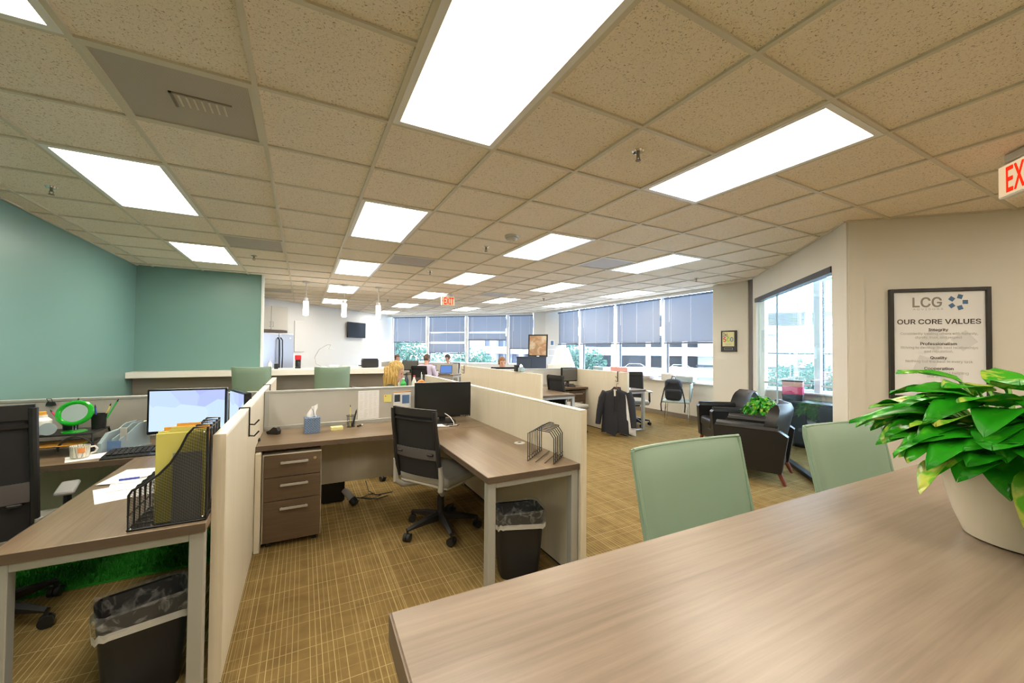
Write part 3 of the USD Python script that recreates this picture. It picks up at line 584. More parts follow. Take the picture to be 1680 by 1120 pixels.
# ---- office chairs
def caster(t, x, y):
    part(t, 'caster', MB().add(trimesh.creation.cylinder(.030, .022, sections=18), TM([x, y, .030]) @ rot(math.atan2(y, x) + .6) @ TM([0, .014, 0]) @ RM(PI / 2, [1, 0, 0])).add(trimesh.creation.cylinder(.030, .022, sections=18), TM([x, y, .030]) @ rot(math.atan2(y, x) + .6) @ TM([0, -.014, 0]) @ RM(PI / 2, [1, 0, 0])).bar((x, y, .03), (x, y, .085), .009), M['black'])
def office_chair(lab, loc, rz, seat='seat_grey', arms=True, mesh='chair_mesh', group=None, up=0.0):
    """faces local +y."""
    t = thing('office_chair', lab, 'office chair', loc, rz, group)
    for k in range(5):
        a = PI / 2 + k * 2 * PI / 5 + .35; d = np.array([math.cos(a), math.sin(a), 0]); n = np.array([-d[1], d[0], 0])
        P, Q = [], []
        for s_, w, z0, z1 in ((.03, .032, .085, .15), (.15, .026, .085, .135), (.30, .017, .078, .100)):
            c = d * s_
            P.append([c - n * w + [0, 0, z1 - .012], c + [0, 0, z1], c + n * w + [0, 0, z1 - .012]]); Q.append([c - n * w * .8 + [0, 0, z0], c + [0, 0, z0], c + n * w * .8 + [0, 0, z0]])
        part(t, 'base_leg', MB().slab(np.array(P), np.array(Q)), M['black'])
        caster(t, d[0] * .295, d[1] * .295)
    part(t, 'gas_lift', MB().lathe([(0, .08), (.035, .08), (.03, .16), (.028, .17), (.028, .27), (.018, .27), (.018, .40), (0, .40)], 18), M['black'])
    part(t, 'mechanism', BX(-.10, .10, -.12, .13, .375, .425, .012), M['black'])
    m = rbox_mesh(-.25, .25, -.22, .26, .425, .495, .03); part(t, 'seat', m, M[seat])
    part(t, 'seat_pan', rbox_mesh(-.235, .235, -.21, .24, .412, .432, .008), M['light_grey'])
    def bx_(z): return -.235 - .045 * math.sin((z - .45) / .57 * PI * .9) * 1 + (-(z - .75) * .25 if z > .75 else 0)
    zs = np.linspace(.47, 1.0, 12)
    for s in (-1, 1):
        part(t, 'back_upright', MB().tube([(s * (.215 - .02 * (z - .47)), bx_(z) - .01, z + up * (z - .47) / .53) for z in zs], [.017] * 12, 8), M['black'])
        part(t, 'support_arm', MB().tube([(s * .225, bx_(.60) - .012, .60), (s * .228, bx_(.5) - .02, .50), (s * .225, -.27, .43), (s * .20, -.22, .39), (s * .12, -.10, .385), (s * .05, 0, .39)], [.016, .021, .023, .022, .020, .018], 10), M['silver'], label='silver back support')
    lift = lambda z: z + up * (z - .47) / .53
    def sheet(z0, z1, w0, w1, off, n=7):
        P = []
        for z in np.linspace(z0, z1, 8):
            w = w0 + (w1 - w0) * (z - z0) / (z1 - z0)
            P.append([(x * w, bx_(z) - .02 * (1 - x * x) + off, lift(z)) for x in np.linspace(-1, 1, n)])
        return np.array(P)
    P = sheet(.50, .985, .205, .195, 0); part(t, 'back_mesh', MB().slab(P, P + [0, .004, 0]), M[mesh])
    P = sheet(.955, 1.012, .213, .208, -.008); part(t, 'top_rail', MB().slab(P, P + [0, .024, 0]), M['black'])
    P = sheet(.925, .938, .205, .2, -.012); part(t, 'cross_rail', MB().slab(P, P + [0, .018, 0]), M['black_gloss'])
    P = sheet(.64, .715, .20, .2, -.014); part(t, 'lumbar_band', MB().slab(P, P + [0, .010, 0]), M['lumbar'])
    for s in (-1, 1): part(t, 'lumbar_knob', MB().box(s * .15 - .025, s * .15 + .025, bx_(.68) - .035, bx_(.68) - .018, .672, .688, .004), M['black'])
    if arms:
        for s in (-1, 1):
            part(t, 'arm_post', MB().tube([(s * .20, .02, .41), (s * .27, .02, .41), (s * .29, .02, .46), (s * .285, .02, .64)], [.018, .018, .02, .016], 8), M['black'])
            part(t, 'arm_pad', rbox_mesh(s * .285 - .04, s * .285 + .04, -.10, .15, .64, .665, .012), M['grey_plastic'])
    return t
def rbox_mesh(x0, x1, y0, y1, z0, z1, r, seg=12):
    b = []
    for x in (x0 + r, x1 - r):
        for y in (y0 + r, y1 - r):
            for z in (z0 + r, z1 - r): b.append(m3.Manifold.sphere(r, seg).translate((x, y, z)))
    return MB().add(m3.Manifold.batch_hull(b))
oc = office_chair('black mesh office chair with pale seat at the empty desk', (1.0, 3.10, 0), -math.radians(58), arms=False)
dup(oc, (4.17, 5.72, 0), -math.radians(84), 'dark office chair pulled up to the far brown desk')
office_chair('black mesh office chair cut by the left edge of the picture', (-1.43, 3.05, 0), math.radians(14), up=.15)
oa = office_chair('black mesh office chair behind the desk right of the jacket', (5.74, 5.74, 0), math.radians(143))
dup(oa, (2.8, 10.15, 0), math.radians(-42), 'black chair holding the man in the lilac shirt')
dup(oa, (.86, 4.78, 0), math.radians(-70), 'black chair on which the blonde woman sits')
for x, y, a, s in ((3.66, 7.5, 170, 'short-haired man behind the long partition'), (3.95, 11.75, 120, 'dark-haired man by the second far window'), (2.6, 12.95, 200, 'person half hidden at the far left window')):
    dup(oa, (x, y, 0), math.radians(a), f'office chair of the {s}')

# ================================================================ CENTRE DESK ITEMS
DZ = .742
t = thing('tissue_box', 'blue patterned tissue box with a white tissue standing up', 'tissue box', (.075, 3.73, DZ), .06)
part(t, 'box', BX(-.058, .058, -.058, .058, 0, .128, .002), M['tissue_box'])
P = []
for k, z in enumerate(np.linspace(0, 1, 9)):
    P.append([((x * (.036 - .012 * z) + .008 * math.sin(5 * z + 3 * x)) + .01 * z, .014 * math.sin(6 * x + 3 * z) * (1 - .3 * z), .120 + .095 * z + (.018 * x if z == 1 else 0)) for x in np.linspace(-1, 1, 11)])
P = np.array(P); part(t, 'tissue', MB().slab(P, P + [0, .006, 0]), M['tissue'], True)
t = thing('tape_dispenser', 'small black tape dispenser at the left end of the desk', 'tape dispenser', (-.20, 3.78, DZ), .9)
part(t, 'body', MB().side([(-.045, 0), (.05, 0), (.06, .02), (.03, .03), (0, .055), (-.035, .055), (-.05, .03)], -.018, .018), M['black'])
part(t, 'tape_roll', MB().add(trimesh.creation.annulus(.012, .024, .02, sections=24), TM([0, -.01, .035]) @ RM(PI / 2, [0, 1, 0])), M['grey_plastic'])
t = thing('sticky_note_pad', 'pale yellow note pad beside the pencil cup', 'note pad', (.268, 3.77, DZ), .08)
for k in range(4): part(t, 'note_stack', BX(-.048 + .002 * (k % 2), .048, -.038, .038, .006 * k, .006 * k + .0056), M['pale_yellow'], False)
t = thing('pencil_cup', 'black mesh pencil cup on the empty desk', 'pencil cup', (.392, 3.84, DZ))
part(t, 'cup', MB().lathe([(.034, 0), (.038, .10)], 24), M['wire_mesh']); part(t, 'rim', MB().tube(arc((0, 0), .038, 0, 2 * PI, 24, 'xy', .10)[:-1], .0025, 6, closed=True), M['black']); part(t, 'bottom', MB().lathe([(0, 0), (.035, 0), (.035, .003), (0, .003)], 20), M['black'])
def pencil(nm, lab, cat, loc, tilt, az, mat, l=.16, r=.004, tip='black'):
    q = thing(nm, lab, cat, loc, az); d = np.array([0, math.sin(tilt), math.cos(tilt)])
    part(q, 'barrel', MB().bar(d * 0, d * l, r, 8), M[mat]); part(q, 'tip', MB().tube([d * l, d * (l + .018)], [r, r * .25], 8), M[tip])
pencil('pencil', 'yellow pencil standing in the black mesh cup', 'pencil', (.385, 3.84, DZ + .004), .03, 0, 'yellow_note', .175)
pencil('pen', 'black pen leaning right in the mesh cup', 'pen', (.400, 3.84, DZ + .004), .28, -1.2, 'black', .135, .005)
pencil('pen', 'second black pen leaning in the mesh cup, nearer the paper', 'pen', (.405, 3.835, DZ + .004), .22, -1.7, 'black', .13, .006)
t = thing('marker', 'short black and white marker lying right of the pencil cup', 'marker', (.46, 3.81, DZ + .009), .9)
part(t, 'barrel', MB().bar((-.03, 0, 0), (.025, 0, 0), .008), M['black']); part(t, 'cap', MB().bar((.02, 0, 0), (.05, 0, 0), .0085), M['light_grey'])
t = thing('pinned_paper', 'white printed list pinned to the grey screen above the pencil cup', 'paper', (.56, 3.98, .912), 0)
part(t, 'sheet', BX(-.095, .095, -.0015, 0, -.135, .135), M['paper'], False)
m = MB()
for r_ in range(22):
    for c_ in range(4):
        if rnd.random() < .85: m.box(-.08 + .042 * c_, -.08 + .042 * c_ + rnd.uniform(.018, .034), -.0019, -.0015, .118 - .011 * r_, .118 - .011 * r_ + .003)
part(t, 'printed_row', m, M['print_ghost'], False, kind='stuff')
t = thing('sticky_note', 'yellow sticky note pinned on the grey divider screen', 'note', (.735, 3.98, .965)); part(t, 'sheet', BX(-.036, .036, -.0015, 0, -.036, .036), M['yellow_note'], False); part(t, 'pin', MB().ball((-.02, -.004, .022), .005, 1), M['red'])
t = thing('pinned_brochure', 'white brochure with small pictures, behind the chair back', 'brochure', (.875, 3.98, .905))
part(t, 'sheet', BX(-.085, .085, -.0015, 0, -.125, .125), M['paper'], False)
part(t, 'header_band', BX(-.085, .085, -.002, -.0015, .11, .122), M['folder_orange'], False); part(t, 'picture', BX(-.075, -.02, -.002, -.0015, .02, .09), M['cabinet_dark'], False); part(t, 'picture', BX(.0, .07, -.002, -.0015, .0, .085), M['holder_deep'], False)
def monitor(lab, loc, rz, w=.50, h=.30, z=.10, scr='screen_dark', bezel='black_gloss', buttons=False, base=True, bez=.014):
    """screen faces local -y; origin at the foot."""
    t = thing('monitor', lab, 'monitor', loc, rz)
    part(t, 'housing', rbox_mesh(-w / 2, w / 2, -.012, .035, z, z + h, .008), M[bezel])
    part(t, 'screen', BX(-w / 2 + bez, w / 2 - bez, -.0135, -.0115, z + bez + .008, z + h - bez), M[scr], False)
    if buttons:
        for k in range(5): part(t, 'button', BX(w / 2 - .10 + .018 * k, w / 2 - .090 + .018 * k, -.016, -.012, z + .006, z + .012), M['silver'], False)
    part(t, 'neck', BX(-.03, .03, .03, .06, .01, z + h * .5, .006), M['black'])
    if base: part(t, 'foot', MB().prism(rrect(-.12, .12, -.08, .13, .05), 0, .014), M['black'])
    return t
monitor('black unlit monitor on the empty desk with white cables', (1.205, 3.70, DZ), -.15, .54, .335, .05, buttons=True)
t = thing('cable_bundle', 'white power adapter with looped white and black cables', 'cable', (1.16, 3.50, DZ))
part(t, 'adapter', BX(-.10, -.01, -.03, .06, .004, .012, .002), M['paper'])
part(t, 'white_cable', MB().tube([(0, .0, .006), (.07, -.03, .006), (.10, .04, .02), (.09, .12, .06), (.05, .16, .09)], .004, 6).tube([(-.08, 0, .006), (-.02, -.04, .006), (.05, -.045, .006), (.11, -.01, .006)], .0035, 6), M['paper'], True)
part(t, 'black_cable', MB().tube([(0, .01, .008), (.03, -.05, .008), (.10, -.06, .008), (.13, -.02, .01)], .004, 6).bar((.02, .0, .012), (.075, -.02, .012), .01), M['black'], True)
t = thing('desk_grommet', 'white oval cable grommet set into the desk beside the wire rack', 'grommet', (1.462, 2.63, DZ)); part(t, 'plate', MB().lathe([(0, 0), (.042, 0), (.040, .004), (0, .005)], 24), M['light_grey']); part(t, 'slot', BX(-.012, .012, -.006, .016, .0045, .0058), M['black'], False)
# wire file rack
t = thing('wire_file_rack', 'black wire file rack at the front corner of the desk', 'file rack', (1.43, 2.20, DZ), math.radians(40))
for k in range(8):
    x = -.14 + .04 * k; part(t, 'divider', MB().tube([(x, -.085, .006), (x, -.085, .16), (x + .012, -.055, .195), (x + .01, .03, .205), (x, .085, .18), (x, .085, .006)], .003, 6), M['black'])
part(t, 'base_wire', MB().bar((-.145, -.085, .006), (.145, -.085, .006), .003).bar((-.145, .085, .006), (.145, .085, .006), .003).bar((-.145, -.085, .03), (.145, -.085, .03), .0024).bar((-.145, .085, .03), (.145, .085, .03), .0024).bar((-.145, -.03, .006), (.145, -.03, .006), .0024).bar((-.145, .03, .006), (.145, .03, .006), .0024), M['black'])
# waste bins
def bin_(lab, loc, rz, s=1.0, bag=True):
    t = thing('waste_bin', lab, 'waste bin', loc, rz); H_ = .38 * s; a, b = .145 * s, .105 * s
    def ring(k, z, dx=0): return [(x, y, z) for x, y in rrect(-a * k - dx, a * k + dx, -b * k - dx, b * k + dx, .045 * s, 5)]
    n = len(ring(1, 0))
    P = np.array([ring(.80, 0) + ring(.80, 0)[:1], ring(.9, H_ * .5) + ring(.9, H_ * .5)[:1], ring(1, H_) + ring(1, H_)[:1]]); Q = np.array([ring(.80, .004, -.004) + ring(.80, .004, -.004)[:1], ring(.9, H_ * .5, -.004) + ring(.9, H_ * .5, -.004)[:1], ring(1, H_, -.004) + ring(1, H_, -.004)[:1]])
    part(t, 'tub', MB().slab(P, Q).prism([(x, y) for x, y, _ in ring(.79, 0)], .0, .005), M['black'], 40)
    if bag:
        r2 = random.Random(3); rows = []
        prof = [(.80, H_ * .25, -.012), (.88, H_ * .62, -.010), (.95, H_ * .88, -.010), (1.0, H_ + .006, -.004), (1.0, H_ + .014, .006), (1.0, H_ - .01, .010), (.985, H_ - .05 * s, .011), (.97, H_ - .085 * s, .013)]
        for k, z, dx in prof:
            rr = []
            for q, (x, y, _) in enumerate(ring(k, z, dx)):
                j = r2.uniform(-1, 1); w = .003 if dx > 0 else .010
                rr.append((x * (1 + w * j / a * .5), y * (1 + w * j / b * .5), z + (r2.uniform(-.012, .012) if z < H_ - .08 * s and dx > 0 else r2.uniform(-.003, .003))))
            rows.append(rr + rr[:1])
        part(t, 'bin_liner', MB().grid(np.array(rows)), M['bag'], True, label='clear plastic bin liner folded over the rim')
        hm = [[(x * 1.004, y * 1.004, z + dz_) for x, y, z in rows[-1]] for dz_ in (.030, .016, .0)]
        part(t, 'liner_hem', MB().grid(np.array(hm)), M['hem'], True, label='whitish hem of the liner')
    return t
bin_('black waste bin with clear liner under the empty desk', (1.27, 2.30, 0), -.22, 1.08)
bin_('large black waste bin with clear liner under the left desk', (-.585, 2.245, 0), .36, 1.02)
bin_('small black waste bin under the desk right of the jacket', (5.28, 5.6, 0), 0, .95)
# things under the centre desk
t = thing('computer_tower', 'black computer tower on the floor behind the desk screen', 'computer', (.27, 4.27, 0)); part(t, 'case', BX(-.10, .10, -.20, .20, .01, .40, .006), M['black']); part(t, 'front_panel', BX(-.095, .095, -.206, -.20, .02, .39, .003), M['black_gloss']); part(t, 'foot', MB().box(-.09, .09, -.18, -.15, 0, .012).box(-.09, .09, .15, .18, 0, .012), M['black'], False)
t = thing('flashlight', 'black and silver cylinder leaning against the computer tower', 'flashlight', (.42, 3.90, .035), .35)
part(t, 'barrel', MB().tube([(-.03, .10, .10), (0, 0, .03)], [.028, .032], 14), M['silver']); part(t, 'head', MB().tube([(0, 0, .03), (.012, -.04, .002)], [.036, .034], 14), M['black'])
t = thing('floor_cable', 'tangled black cables on the carpet under the desk', 'cable', (.60, 4.05, .006)); part(t, 'cable', MB().tube([(-.12, .05, .0), (0, -.05, 0), (.1, .02, 0), (.02, .10, 0), (-.08, .02, .004), (.05, -.08, .004), (.16, -.02, 0)], .005, 6).tube([(-.02, .2, .10), (0, .12, .02), (.06, .04, 0), (.22, .06, 0)], .004, 6), M['black'], True)
# hooks over partitions
def hook(lab, loc, rz, two=True):
    t = thing('coat_hook', lab, 'hook', loc, rz)     # hangs on the +x face, top of the panel at z = 0
    part(t, 'clip', MB().box(-.052, .006, -.008, .008, .001, .006, .001).box(-.052, -.047, -.008, .008, -.03, .005, .001), M['dark_metal']); part(t, 'strap', BX(.001, .007, -.009, .009, -.175, .006, .001), M['dark_metal'])
    for z in (-.10, -.17): part(t, 'prong', MB().tube([(.005, 0, z), (.03, 0, z - .004), (.055, 0, z + .025)], .0045, 8), M['dark_metal'])
hook('black double hook over the near partition, nearer one', (-.29, 2.92, PT), 0)
hook('black hook over the near partition, farther one by the green chair', (-.29, 4.62, PT), 0)
hook('black hook at the left end of the long far partition', (3.20, 8.35, PT), PI)
hook('black hook holding the suit jacket', (4.84, 5.22, PT), PI)

# ================================================================ LEFT DESK ITEMS
sm = monitor('big lit monitor showing pale blue facets', (-.745, 3.72, DZ), -.06, .475, .325, .075, scr='screen_blue')
sm2 = monitor('second lit monitor seen edge-on beside the big one', (-.425, 3.60, DZ), math.radians(-70), .40, .27, .11, scr='screen_blue')
t = thing('sticky_note', 'orange note stuck below the lit monitor', 'note', (-.775, 3.68, DZ + .085)); part(t, 'sheet', BX(-.05, .05, -.0015, 0, -.035, .025), M['orange'], False)
t = thing('keyboard', 'black keyboard in front of the lit monitor', 'keyboard', (-.89, 3.47, DZ), .05)
part(t, 'tray', MB().side([(-.10, 0), (.09, 0), (.09, .026), (-.06, .014), (-.10, .006)], -.22, .22), M['black_gloss'])
for r_ in range(5):
    part(t, 'key_row', (lambda mm: [mm.box(-.205 + .027 * k, -.182 + .027 * k, -.05 + .027 * r_, -.027 + .027 * r_, .014 + .003 * r_, .023 + .003 * r_, .002) for k in range(15)] and mm)(MB()), M['black'])
# mesh file sorter: tall side plates of wire mesh with curved front edge
t = thing('file_sorter', 'black wire-mesh file sorter with curved front holding yellow folders', 'file sorter', (-.46, 2.025, DZ), 0)
cur = [(-.122, .0), (.118, .0), (.118, .375), (.072, .375), (.052, .35), (.03, .295), (.0, .24), (-.035, .20), (-.08, .165), (-.112, .15), (-.122, .132)]
for k in range(5):
    y = .005 + .062 * k
    dv = part(t, 'divider', MB().prism(Polygon(cur), y - .0006, y + .0006, RM(PI / 2, [1, 0, 0]) @ np.diag([1, 1, -1, 1])), M['wire_mesh'], False) if k in (0, 4) else None
    pts = [(x, y, z + .006) for x, z in cur]
    part(t, 'wire_frame', MB().tube(pts, .0045, 7, closed=True), M['black'])
part(t, 'tray', MB().box(-.122, .118, 0, .255, .002, .005).box(.116, .119, 0, .255, .0, .37), M['wire_mesh'], False)
part(t, 'cross_wire', MB().bar((-.122, 0, .006), (-.122, .255, .006), .004).bar((-.122, 0, .06), (-.122, .255, .06), .003).bar((.118, 0, .37), (.118, .255, .37), .004).bar((.118, 0, .02), (.118, .255, .02), .004), M['black'])
part(t, 'screw', MB().ball((-.112, -.004, .012), .004, 1).ball((.108, -.004, .02), .004, 1).ball((.108, -.004, .362), .004, 1).ball((-.112, -.004, .135), .004, 1), M['chrome'])
fo = [('folder', 'yellow file folder nearest in the mesh sorter', 'folder_yellow', .030, -.052, .108, .355), ('folder', 'yellow file folder second in the mesh sorter', 'folder_yellow', .046, -.05, .108, .36), ('folder', 'orange file folder in the mesh sorter', 'folder_orange', .085, -.04, .108, .37), ('folder', 'orange folder at the back of the mesh sorter', 'folder_orange', .10, -.042, .108, .366), ('folder', 'white file folder at the back of the mesh sorter', 'paper', .15, -.06, .105, .35), ('folder', 'green file folder furthest in the mesh sorter', 'green_card', .165, -.066, .10, .26)]
for nm, lab, mt, y, x0, x1, h_ in fo:
    solo(nm, MB().box(x0, x1, -.0035, .0035, 0, h_, .002).box(x0 + .04, x0 + .12, -.0008, .0008, h_, h_ + .012), M[mt], lab, 'folder', (-.46, 2.025 + y, DZ + .008))
solo('paper_sheaf', BX(0, .095, -.002, .002, 0, .275), M['grey_plastic'], 'grey sheet slipped inside the mesh sorter front', 'paper', (-.455, 2.04, DZ + .008))
def sheet_(lab, x, y, rz, w, l, mat='paper', z=0.0):
    solo('paper_sheet', BX(-w / 2, w / 2, -l / 2, l / 2, 0, .0014), M[mat], lab, 'paper', (x, y, DZ + z), rz, smooth=False)
sheet_('white sheet nearest the mesh sorter on the left desk', -.76, 2.60, .35, .21, .26)
sheet_('pale pink form lying between two white sheets', -.75, 2.74, .2, .21, .22, 'paper', .002)
sheet_('white sheet with the blue pen on it', -.79, 2.88, -.15, .22, .27, 'paper', .004)
t = thing('pen', 'blue ballpoint pen on the loose papers', 'pen', (-.78, 2.80, DZ + .011), .12); part(t, 'barrel', MB().bar((-.06, 0, 0), (.02, 0, 0), .005), M['blue']); part(t, 'tip', MB().bar((.02, 0, 0), (.085, 0, 0), .0042), M['silver'])
# back-run clutter
t = thing('mug', 'printed mug with an orange patch on a napkin', 'mug', (-1.24, 3.50, DZ + .003), .3)
part(t, 'body', MB().lathe([(0, 0), (.038, 0), (.043, .006), (.047, .075), (.044, .075), (.040, .01), (0, .008)], 28), M['mug'])
part(t, 'handle', MB().tube([(.045, 0, .06), (.066, 0, .062), (.076, 0, .045), (.068, 0, .024), (.044, 0, .018)], .006, 8), M['ceramic'])
part(t, 'patch', MB().grid(np.array([[(.0478 * math.cos(a) , .0478 * math.sin(a), z) for a in np.linspace(-1.75, -1.05, 6)] for z in (.035, .066)])), M['orange'], True)
sheet_('white napkin under the printed mug', -1.19, 3.50, .35, .22, .16, 'tissue')
t = thing('desk_organizer', 'black mesh desk shelf carrying the green mirror', 'organizer', (-1.50, 3.74, DZ))
part(t, 'shelf', BX(-.28, .28, -.13, .13, .125, .135, .002), M['black']); part(t, 'lower_tray', BX(-.27, .24, -.12, .12, .055, .060, .001), M['black'])
for s in (-1, 1): part(t, 'side_loop', MB().tube([(s * .28 - .0, -.13, 0), (s * .28, -.13, .10), (s * .275, -.12, .13), (s * .275, .12, .13), (s * .28, .13, .10), (s * .28, .13, 0)], .006, 8), M['black'])
part(t, 'front_arch', MB().tube(arc((.20, .03), .085, 0, PI, 14, 'xz', -.131), .007, 8), M['black']); part(t, 'back_panel', BX(-.28, .28, .125, .13, 0, .13), M['wire_mesh'], False)
sheet_('green-edged papers on the organizer tray', -1.42, 3.70, .04, .30, .20, 'leaf_c', .062); sheet_('yellow pad on the organizer tray', -1.45, 3.68, .02, .34, .2, 'folder_orange', .0655)
OZ = DZ + .136
t = thing('vanity_mirror', 'round vanity mirror in a bright green frame', 'mirror', (-1.34, 3.70, OZ), -.15)
part(t, 'base', MB().lathe([(0, 0), (.062, 0), (.06, .006), (.012, .010), (0, .012)], 28), M['green_acrylic']); part(t, 'stem', MB().bar((0, 0, .008), (0, 0, .05), .010), M['chrome'])
Tt = TM([0, 0, .125]) @ RM(-.35, [1, 0, 0]) @ RM(PI / 2, [1, 0, 0]) @ np.diag([1.15, 1, 1, 1])
part(t, 'frame', MB().add(trimesh.creation.torus(.072, .014, major_sections=36, minor_sections=10), Tt), M['green_acrylic']); part(t, 'glass', MB().lathe([(0, -.003), (.066, -.003), (.066, .003), (0, .003)], 36, Tt), M['mirror']); part(t, 'pivot', MB().bar((0, 0, .045), (0, -.005, .06), .008), M['chrome'])
t = thing('plastic_tub', 'white plastic tub with an orange cap on the organizer', 'tub', (-1.49, 3.68, OZ)); part(t, 'body', MB().lathe([(0, 0), (.045, 0), (.052, .02), (.05, .09), (.03, .11), (.03, .125), (0, .125)], 24), M['ceramic']); part(t, 'cap', MB().lathe([(0, .125), (.024, .125), (.024, .145), (0, .148)], 18), M['folder_orange'])
t = thing('cup', 'small pale green cup lying on the organizer', 'cup', (-1.445, 3.645, OZ + .041), .4); part(t, 'body', MB().tube([(0, -.04, 0), (0, .05, 0)], [.04, .03], 18), M['holder_blue'])
t = thing('pen_holder', 'black pen holder full of pens right of the green mirror', 'pen cup', (-1.255, 3.80, OZ)); part(t, 'cup', MB().lathe([(.0, 0), (.036, 0), (.040, .10), (.037, .10), (.034, .004), (0, .004)], 20), M['black'])
for lab, dx, mt, tl, az, l in [('blue pen in the black pen holder', -.01, 'blue', .12, 1.0, .14), ('green pen leaning right in the black pen holder', .012, 'green_card', .42, -1.45, .19), ('yellow pencil leaning in the black pen holder', .008, 'yellow_note', .30, -1.2, .15), ('black scissors handle in the pen holder', -.02, 'black', .28, 1.4, .15)]:
    pencil('pen', lab, 'pen', (-1.255 + dx, 3.80, OZ + .006), tl, az, mt, l, .005)
t = thing('pen_holder', 'black cup with purple and dark pens behind the mirror', 'pen cup', (-1.40, 3.81, OZ)); part(t, 'cup', MB().lathe([(0, 0), (.036, 0), (.040, .11), (.037, .11), (.034, .004), (0, .004)], 20), M['black'])
for lab, dx, mt, tl, az, l in [('purple pen in the rear cup', -.015, 'purple', .2, 1.2, .135), ('pink highlighter in the rear cup', -.02, 'pink', .55, 1.5, .14), ('long dark brush standing above the green mirror', .01, 'black', .12, -1.4, .19)]:
    pencil('pen', lab, 'pen', (-1.40 + dx, 3.81, OZ + .006), tl, az, mt, l, .006)
t = thing('magazine_holder', 'pale blue-grey document holder right of the organizer', 'document holder', (-1.07, 3.72, DZ), -.5)
for k in range(3):
    x = -.06 + .05 * k; part(t, 'leaf_panel', MB().side([(-.11, 0), (.11, 0), (.11, .17), (.03, .165), (-.05, .11), (-.11, .08)], x - .004, x + .004), M['holder_blue'])
part(t, 'floor_plate', BX(-.075, .06, -.11, .11, 0, .006), M['holder_blue']); part(t, 'front_lip', BX(-.06, .05, -.112, -.106, 0, .07, .002), M['holder_deep'], label='blue front'); part(t, 'label_tag', BX(.0, .05, -.07, -.064, .06, .15, .002), M['light_grey'])
t = thing('magazine_holder', 'narrow pale holder leaning left of the document holder', 'document holder', (-1.165, 3.66, DZ), -.35); part(t, 'leaf_panel', MB().side([(-.06, 0), (.08, 0), (.09, .13), (.0, .12), (-.06, .06)], -.012, .012), M['holder_blue'])
t = thing('ruler_clock', 'upright cream thermometer stick beside the lit monitor', 'thermometer', (-1.035, 3.90, DZ), .1); part(t, 'back', BX(-.022, .022, -.008, .008, 0, .155, .004), M['pale_yellow']); part(t, 'dial', MB().ball((0, -.01, .14), .008, 1), M['orange']); part(t, 'stripe', BX(-.014, .014, -.0095, -.008, .02, .12), M['ceramic'], False)
def clip_(lab, loc, rz):
    t = thing('binder_clip', lab, 'clip', loc, rz); part(t, 'body', MB().side([(-.014, 0), (.014, 0), (.004, .024), (-.004, .024)], -.022, .022), M['black']); part(t, 'handle', MB().tube([(-.012, -.002, .022), (-.014, -.016, .05), (.014, -.016, .05), (.012, -.002, .022)], .002, 5), M['black'])
clip_('black clip on the divider screen at the far left', (-1.66, 3.97, .985), .3); clip_('black butterfly clip pinned near the screen top above the tub', (-1.56, 3.97, 1.03), -.3)
t = thing('desk_jar', 'black jar with a dark lid at the left end of the organizer', 'jar', (-1.70, 3.74, OZ)); part(t, 'body', MB().lathe([(0, 0), (.035, 0), (.037, .06), (.03, .07), (0, .07)], 18), M['wire_mesh']); part(t, 'lid', MB().lathe([(0, .07), (.034, .07), (.03, .095), (0, .10)], 18), M['black'])
# green grass mat under the left desk
mt = thing('grass_mat', 'bright green artificial grass mat under the left desk', 'mat', (-1.25, 3.62, 0)); part(mt, 'backing', BX(-.85, .87, -.30, .28, 0, .012), M['grass_mat'], False)
m = MB(); bl = []
r3 = random.Random(5); N = 9000
c_ = np.column_stack([np.array([r3.uniform(-.85, .87) for _ in range(N)]), np.array([r3.uniform(-.30, .28) for _ in range(N)]), np.full(N, .012)])
dv = np.array([[r3.uniform(-.014, .014), r3.uniform(-.014, .014), r3.uniform(.02, .04)] for _ in range(N)]); sd = np.array([[math.cos(a) * .0022, math.sin(a) * .0022, 0] for a in (r3.uniform(0, PI) for _ in range(N))])
V = np.stack([c_ - sd, c_ + sd, c_ + dv], 1).reshape(-1, 3); F = np.arange(3 * N).reshape(-1, 3)
part(mt, 'blade', trimesh.Trimesh(V, F, process=False), M['grass_mat'], False, kind='stuff')
t = thing('cable_drop', 'thin grey cable hanging at the rear of the left desk', 'cable', (-.40, 3.25, 0)); part(t, 'cable', MB().bar((0, 0, .0), (0, 0, .70), .006), M['light_grey'])
# ================================================================ FOREGROUND COUNTER
CT = 1.07
t = thing('high_counter', 'wood-grain high counter filling the lower right foreground', 'counter', (.118, .595, 0), -.022)
part(t, 'top', BX(0, 2.75, -1.0, 0, CT - .042, CT, .002), M['counter'])
part(t, 'end_band', BX(-.002, 0, -1.0, 0, CT - .041, CT - .001), M['counter_edge'], False)
for x in (.02, 2.6): part(t, 'leg_frame', MB().box(x, x + .08, -.13, -.05, 0, CT - .043, .003).box(x, x + .08, -.95, -.87, 0, CT - .043, .003).box(x + .001, x + .079, -.88, -.12, CT - .10, CT - .044, .003), M['bar_white'], label='cream leg frame')
part(t, 'rail', BX(.10, 2.6, -.54, -.46, CT - .10, CT - .043, .003), M['bar_white'])
